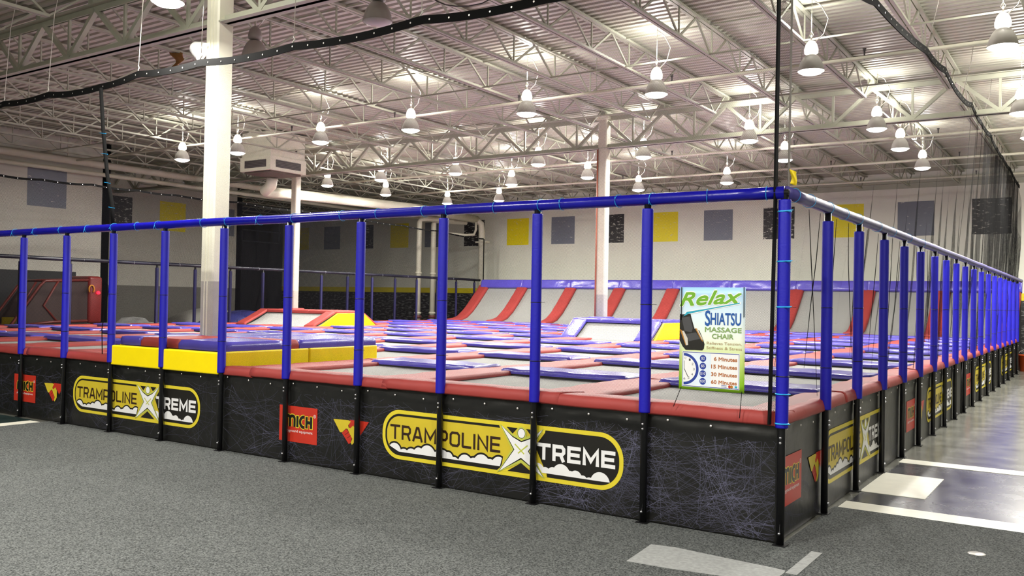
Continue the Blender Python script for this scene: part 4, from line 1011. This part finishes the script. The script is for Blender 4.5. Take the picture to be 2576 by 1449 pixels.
# ------------------------------------------------------------------ hanging poster
def poster():
    PW, PH = .485, .735
    t = thing('poster', 'massage chair price poster with green and blue print hung on the front net', 'poster', (-.745, -.012, 1.015))
    b = MB()
    def warp(x, z): return 0.0
    b.grid(lambda u, v: Vector((PW*u+.02*v*0, warp(PW*u, PH*v), PH*v)), 10, 14, back=(0, .002, 0))
    bg = mat_gradient('poster_print', 2, 0, PH, [(0, (136, 190, 30)), (.1, (140, 194, 40)), (.32, (206, 224, 130)), (.5, (236, 242, 226)), (.72, (222, 238, 246)), (1, (158, 206, 240))])
    b.build('sheet', bg, t)
    def P(k): return lambda u, v: (PW*u, warp(PW*u, PH*(1-v))-.0012-.0006*k-1.5e-5*JIT[0], PH*(1-v))
    G = mat('poster_green', (112, 172, 40), .4); TL = mat('poster_teal', (40, 160, 186), .4); NB = mat('poster_blue', (26, 84, 160), .4); OL = mat('poster_olive', (128, 160, 92), .4)
    BR = mat('poster_brown', (176, 110, 66), .4); KH = mat('poster_khaki', (178, 150, 110), .4); RB = mat('poster_ring_blue', (40, 62, 150), .4); PB = mat('poster_pale', (222, 234, 246), .4); GR = mat('poster_chair_grey', (70, 70, 72), .4); SV = mat('poster_silver', (206, 200, 190), .4); AM = mat('poster_amber', (176, 120, 40), .4)
    Ms = [ink_white, G, TL, NB, OL, BR, KH, RB, PB, ink_black, GR, SV, AM, ink_red]
    b = MB()
    # title
    text(b, 'Relax', .05, .93, .185, .055, 0, P(1), -.75, .015, -.04)
    text(b, 'Relax', .05, .93, .185, .055, 1, P(2), -.75, .006, -.04)
    poly(b, [(.04, .30), (.10, .235), (.45, .195), (.94, .135), (.93, .16), (.5, .215), (.14, .27)], 0, P(1)); poly(b, [(.055, .288), (.11, .242), (.45, .203), (.92, .142), (.915, .153), (.5, .208), (.14, .26)], 2, P(2))
    text(b, 'S', .40, .475, .37, .225, 3, P(2), 0, .004); text(b, 'HIATSU', .485, .94, .36, .245, 3, P(2), 0, .003)
    text(b, 'MASSAGE', .40, .95, .43, .385, 4, P(2), 0, .002); text(b, 'CHAIR', .51, .83, .493, .448, 4, P(2), 0, .002)
    text(b, 'Relieves Tension,', .43, .955, .555, .525, 6, P(2)); text(b, 'Stiffness & Stress', .425, .96, .597, .57, 6, P(2))
    # the printed chair
    poly(b, [(.0, .262), (.03, .268), (.17, .26), (.185, .30), (.235, .405), (.31, .42), (.355, .48), (.395, .55), (.385, .595), (.36, .612), (.25, .612), (.1, .615), (.05, .58), (.0, .52), (-.0, .42)], 9, P(1))
    poly(b, [(.03, .30), (.16, .285), (.21, .40), (.19, .44), (.08, .43)], 10, P(2)); poly(b, [(.1, .46), (.26, .44), (.33, .5), (.15, .53)], 10, P(2))
    poly(b, [(.0, .41), (.04, .425), (.1, .50), (.13, .565), (.1, .57), (.07, .52)], 12, P(2.5)); poly(b, [(.04, .43), (.07, .43), (.13, .50), (.14, .565), (.11, .57)], 11, P(3)); poly(b, [(.24, .395), (.28, .405), (.36, .49), (.37, .53), (.34, .51)], 12, P(2.5)); poly(b, [(.27, .41), (.29, .41), (.365, .50), (.36, .515)], 11, P(3))
    # price panel
    poly(b, [(.05, .628), (.93, .628), (.93, .972), (.05, .972)], 0, P(1)); stroke(b, [(.06, .635), (.92, .635), (.92, .965), (.06, .965), (.06, .635)], .006, 7, P(2)); poly(b, [(.07, .645), (.5, .645), (.5, .955), (.07, .955)], 8, P(1.5))
    asp = PW/PH
    def ell(cx, cy, r, a0, a1, n=24): return [(cx+r*math.cos(math.radians(a0+(a1-a0)*i/n)), cy+r*asp*math.sin(math.radians(a0+(a1-a0)*i/n))) for i in range(n+1)]
    for r, mi, k in ((.235, 7, 2), (.195, 0, 3)): poly(b, ell(.075, .80, r, -90, 90), mi, P(k))
    for s_, x, y in (('12', .1, .695), ('1', .17, .71), ('2', .215, .75), ('3', .235, .80), ('4', .21, .85), ('5', .155, .885), ('6', .09, .895)): text(b, s_, x-.014, x+.014, y+.011, y-.011, 10, P(3.5))
    stroke(b, [(.085, .80), (.085, .72)], .006, 9, P(4)); stroke(b, [(.085, .80), (.145, .875)], .008, 9, P(4))
    for i, (a, m_) in enumerate((('$2', '6 Minutes'), ('$5', '15 Minutes'), ('$10', '30 Minutes'), ('$20', '60 Minutes'))):
        y = .69+.074*i
        poly(b, ell(.375, y, .05, 0, 345, 23), 7, P(2)); w_ = .026 if len(a) == 2 else .038; text(b, a, .375-w_, .375+w_, y+.014, y-.014, 0, P(3))
        text(b, m_, .545 if i == 0 else .505, .89, y+.016, y-.018, 5, P(2), 0, .0025)
    poly(b, [(.66, .938), (.74, .938), (.74, .956), (.66, .956)], 7, P(2)); poly(b, [(.66, .943), (.74, .943), (.74, .951), (.66, .951)], 0, P(2.4)); poly(b, ell(.785, .947, .022, 0, 345, 15), 13, P(2)); poly(b, ell(.815, .947, .022, 0, 345, 15), 12, P(2.3)); poly(b, [(.86, .937), (.9, .937), (.9, .957), (.86, .957)], 2, P(2))
    b.build('print', Ms, t)
    for pts in ([(.012, -.004, .735), (.012, -.006, .5)], [(.475, -.004, .74), (.478, -.006, .53)], [(.02, -.006, .012), (-.03, -.02, -.13)], [(.47, -.006, .012), (.465, -.03, -.17)]):
        b = MB(); b.tube(pts, .003, 6); b.build('cord', tie_black, t)
poster()

# ------------------------------------------------------------------ arcade machine and clutter behind the far fence
t = thing('basketball_machine', 'red arcade basketball machine behind the far left fence', 'arcade machine', (-20, 5.9, 0))
redp = mat('red_enamel', (128, 34, 30), .4); cage = mat('cage_brown', (56, 36, 32), .6)
b = MB(); b.grid(lambda u, v: Vector((-.55+1.1*u, .66+.36*0, .85+1.2*v)), 2, 2, back=(0, .38, 0)); o = b.build('tower', redp, t); bv = o.modifiers.new('b', 'BEVEL'); bv.width = .08; bv.segments = 3
b = MB()
for x in (-.5, .5):
    b.tube([(x, .66, 1.95), (x, -.42, 1.9), (x, -.55, 1.78), (x, -1.2, .85), (x, -1.2, .2)], .035, 8); b.tube([(x, .66, .92), (x, -.2, .9), (x, -1.2, .8)], .035, 8); b.tube([(x, -.1, 1.9), (x, -.45, 1.3), (x, -.1, .9)], .03, 8)
b.tube([(-.5, -.42, 1.9), (.5, -.42, 1.9)], .03, 8); b.tube([(-.5, -1.2, .82), (.5, -1.2, .82)], .03, 8)
b.build('frame', mat('red_tube', (112, 40, 32), .4), t)
b = MB(); b.box(-.5, .5, -1.15, .66, .78, .82); b.build('ball_table', cage, t)
b = MB()
for x in (-.5, .49): b.add([(x, .66, .82), (x, .66, 1.9), (x, -.42, 1.86), (x, -1.15, .82), (x+.01, .66, .82), (x+.01, .66, 1.9), (x+.01, -.42, 1.86), (x+.01, -1.15, .82)], [(0, 1, 2, 3), (7, 6, 5, 4), (0, 4, 5, 1), (1, 5, 6, 2), (2, 6, 7, 3), (3, 7, 4, 0)])
b.build('side_screen', cage, t)
for x in (-.45, .45):
    for y in (-1.1, .85):
        b = MB(); b.box(x-.04, x+.04, y-.04, y+.04, 0, .85); b.build('leg', redp, t)
b = MB(); b.box(-.45, .45, -.95, -.55, .8, 1.0); b.build('front_board', pad_yellow, t)
b = MB(); b.tube([(.57, .72+.07*math.cos(a), 1.72+.1*math.sin(a)) for a in [k*pi/7 for k in range(-2, 10)]], .018, 6); b.build('number_emblem', mat('amber_print', (226, 150, 40), .4), t)
b = MB(); b.lathe([(0, .06), (.04, .04), (.05, 0), (.03, -.02), (0, -.03)], (.58, .9, 1.62), 12); b.build('signal_light', mat('red_light', (255, 30, 40), .3, emit=((255, 30, 50), 5.)), t)
b = MB(); b.grid(lambda u, v: Vector((-19.9+1.5*u, 10.0+2.4*v, .78+.42*math.sin(pi*u)**.5*math.sin(pi*v)**.5+.04*noise.noise(Vector((u*5, v*5, 0))))), 12, 16, back=(0, 0, -.78))
tag(b.build('mat_pile', mat('navy_mat', (40, 44, 110), .5)), 'mound of dark blue mats behind the far fence', 'mats')
b = MB(); b.grid(lambda u, v: Vector((-20.9+1.0*u, 9.8+2.2*v, .9+.35*math.sin(pi*u)**.5*math.sin(pi*v)**.5)), 8, 10, back=(0, 0, -.9))
tag(b.build('cloth_pile', mat('grey_cloth', (120, 118, 112), .7)), 'grey cloth heap behind the blue mats', 'cloth')
b = MB(); b.box(-20.0, -19.3, 7.2, 8.6, 0, .86); b.lathe([(0, .16), (.3, .12), (.42, .0)], (-19.6, 7.9, .86), 16)
tag(b.build('storage_bin', mat('pale_bin', (150, 152, 150), .3)), 'low pale bin behind the far fence near the seam strap', 'bin')
t = thing('bucket', 'orange bucket on the floor past the end of the right fence', 'bucket', (.12, 21.2, 0))
b = MB(); b.lathe([(0, .0), (.15, .0), (.2, .42), (.21, .42), (.21, .44), (.19, .44), (.14, .02), (0, .02)], n=20); b.build('pail', mat('orange_plastic', (206, 84, 36), .4), t)
b = MB(); b.tube([(.2*math.cos(a), .02, .42+.16*math.sin(a)) for a in [k*pi/8 for k in range(9)]], .006, 6); b.build('handle', wirem, t)

t = thing('hanging_cable', 'loop of thin dark cable hanging under the joists right of the unlit lamp', 'cable', (0, 0, 0))
b = MB(); b.tube([(-5.6+.02*k, 2.4, 5.85) if k == 0 else (-5.6+2.0*k/12, 2.5+.05*math.sin(k), 5.8-.62*math.sin(pi*k/12)**.8) for k in range(13)], .008, 6); b.build('loop', dark_steel, t)
b = MB(); b.grid(lambda u, v: Vector((-10.3+.25*u+.05*math.sin(v*6), 2.4+.05*math.sin(u*5+v*4), 5.18+.27*v*(1-.3*u))), 6, 8, back=(0, .01, 0))
tag(b.build('paper_bag', mat('brown_paper', (140, 96, 48), .7)), 'crumpled brown paper bag caught in the joists left of the near column', 'paper bag')
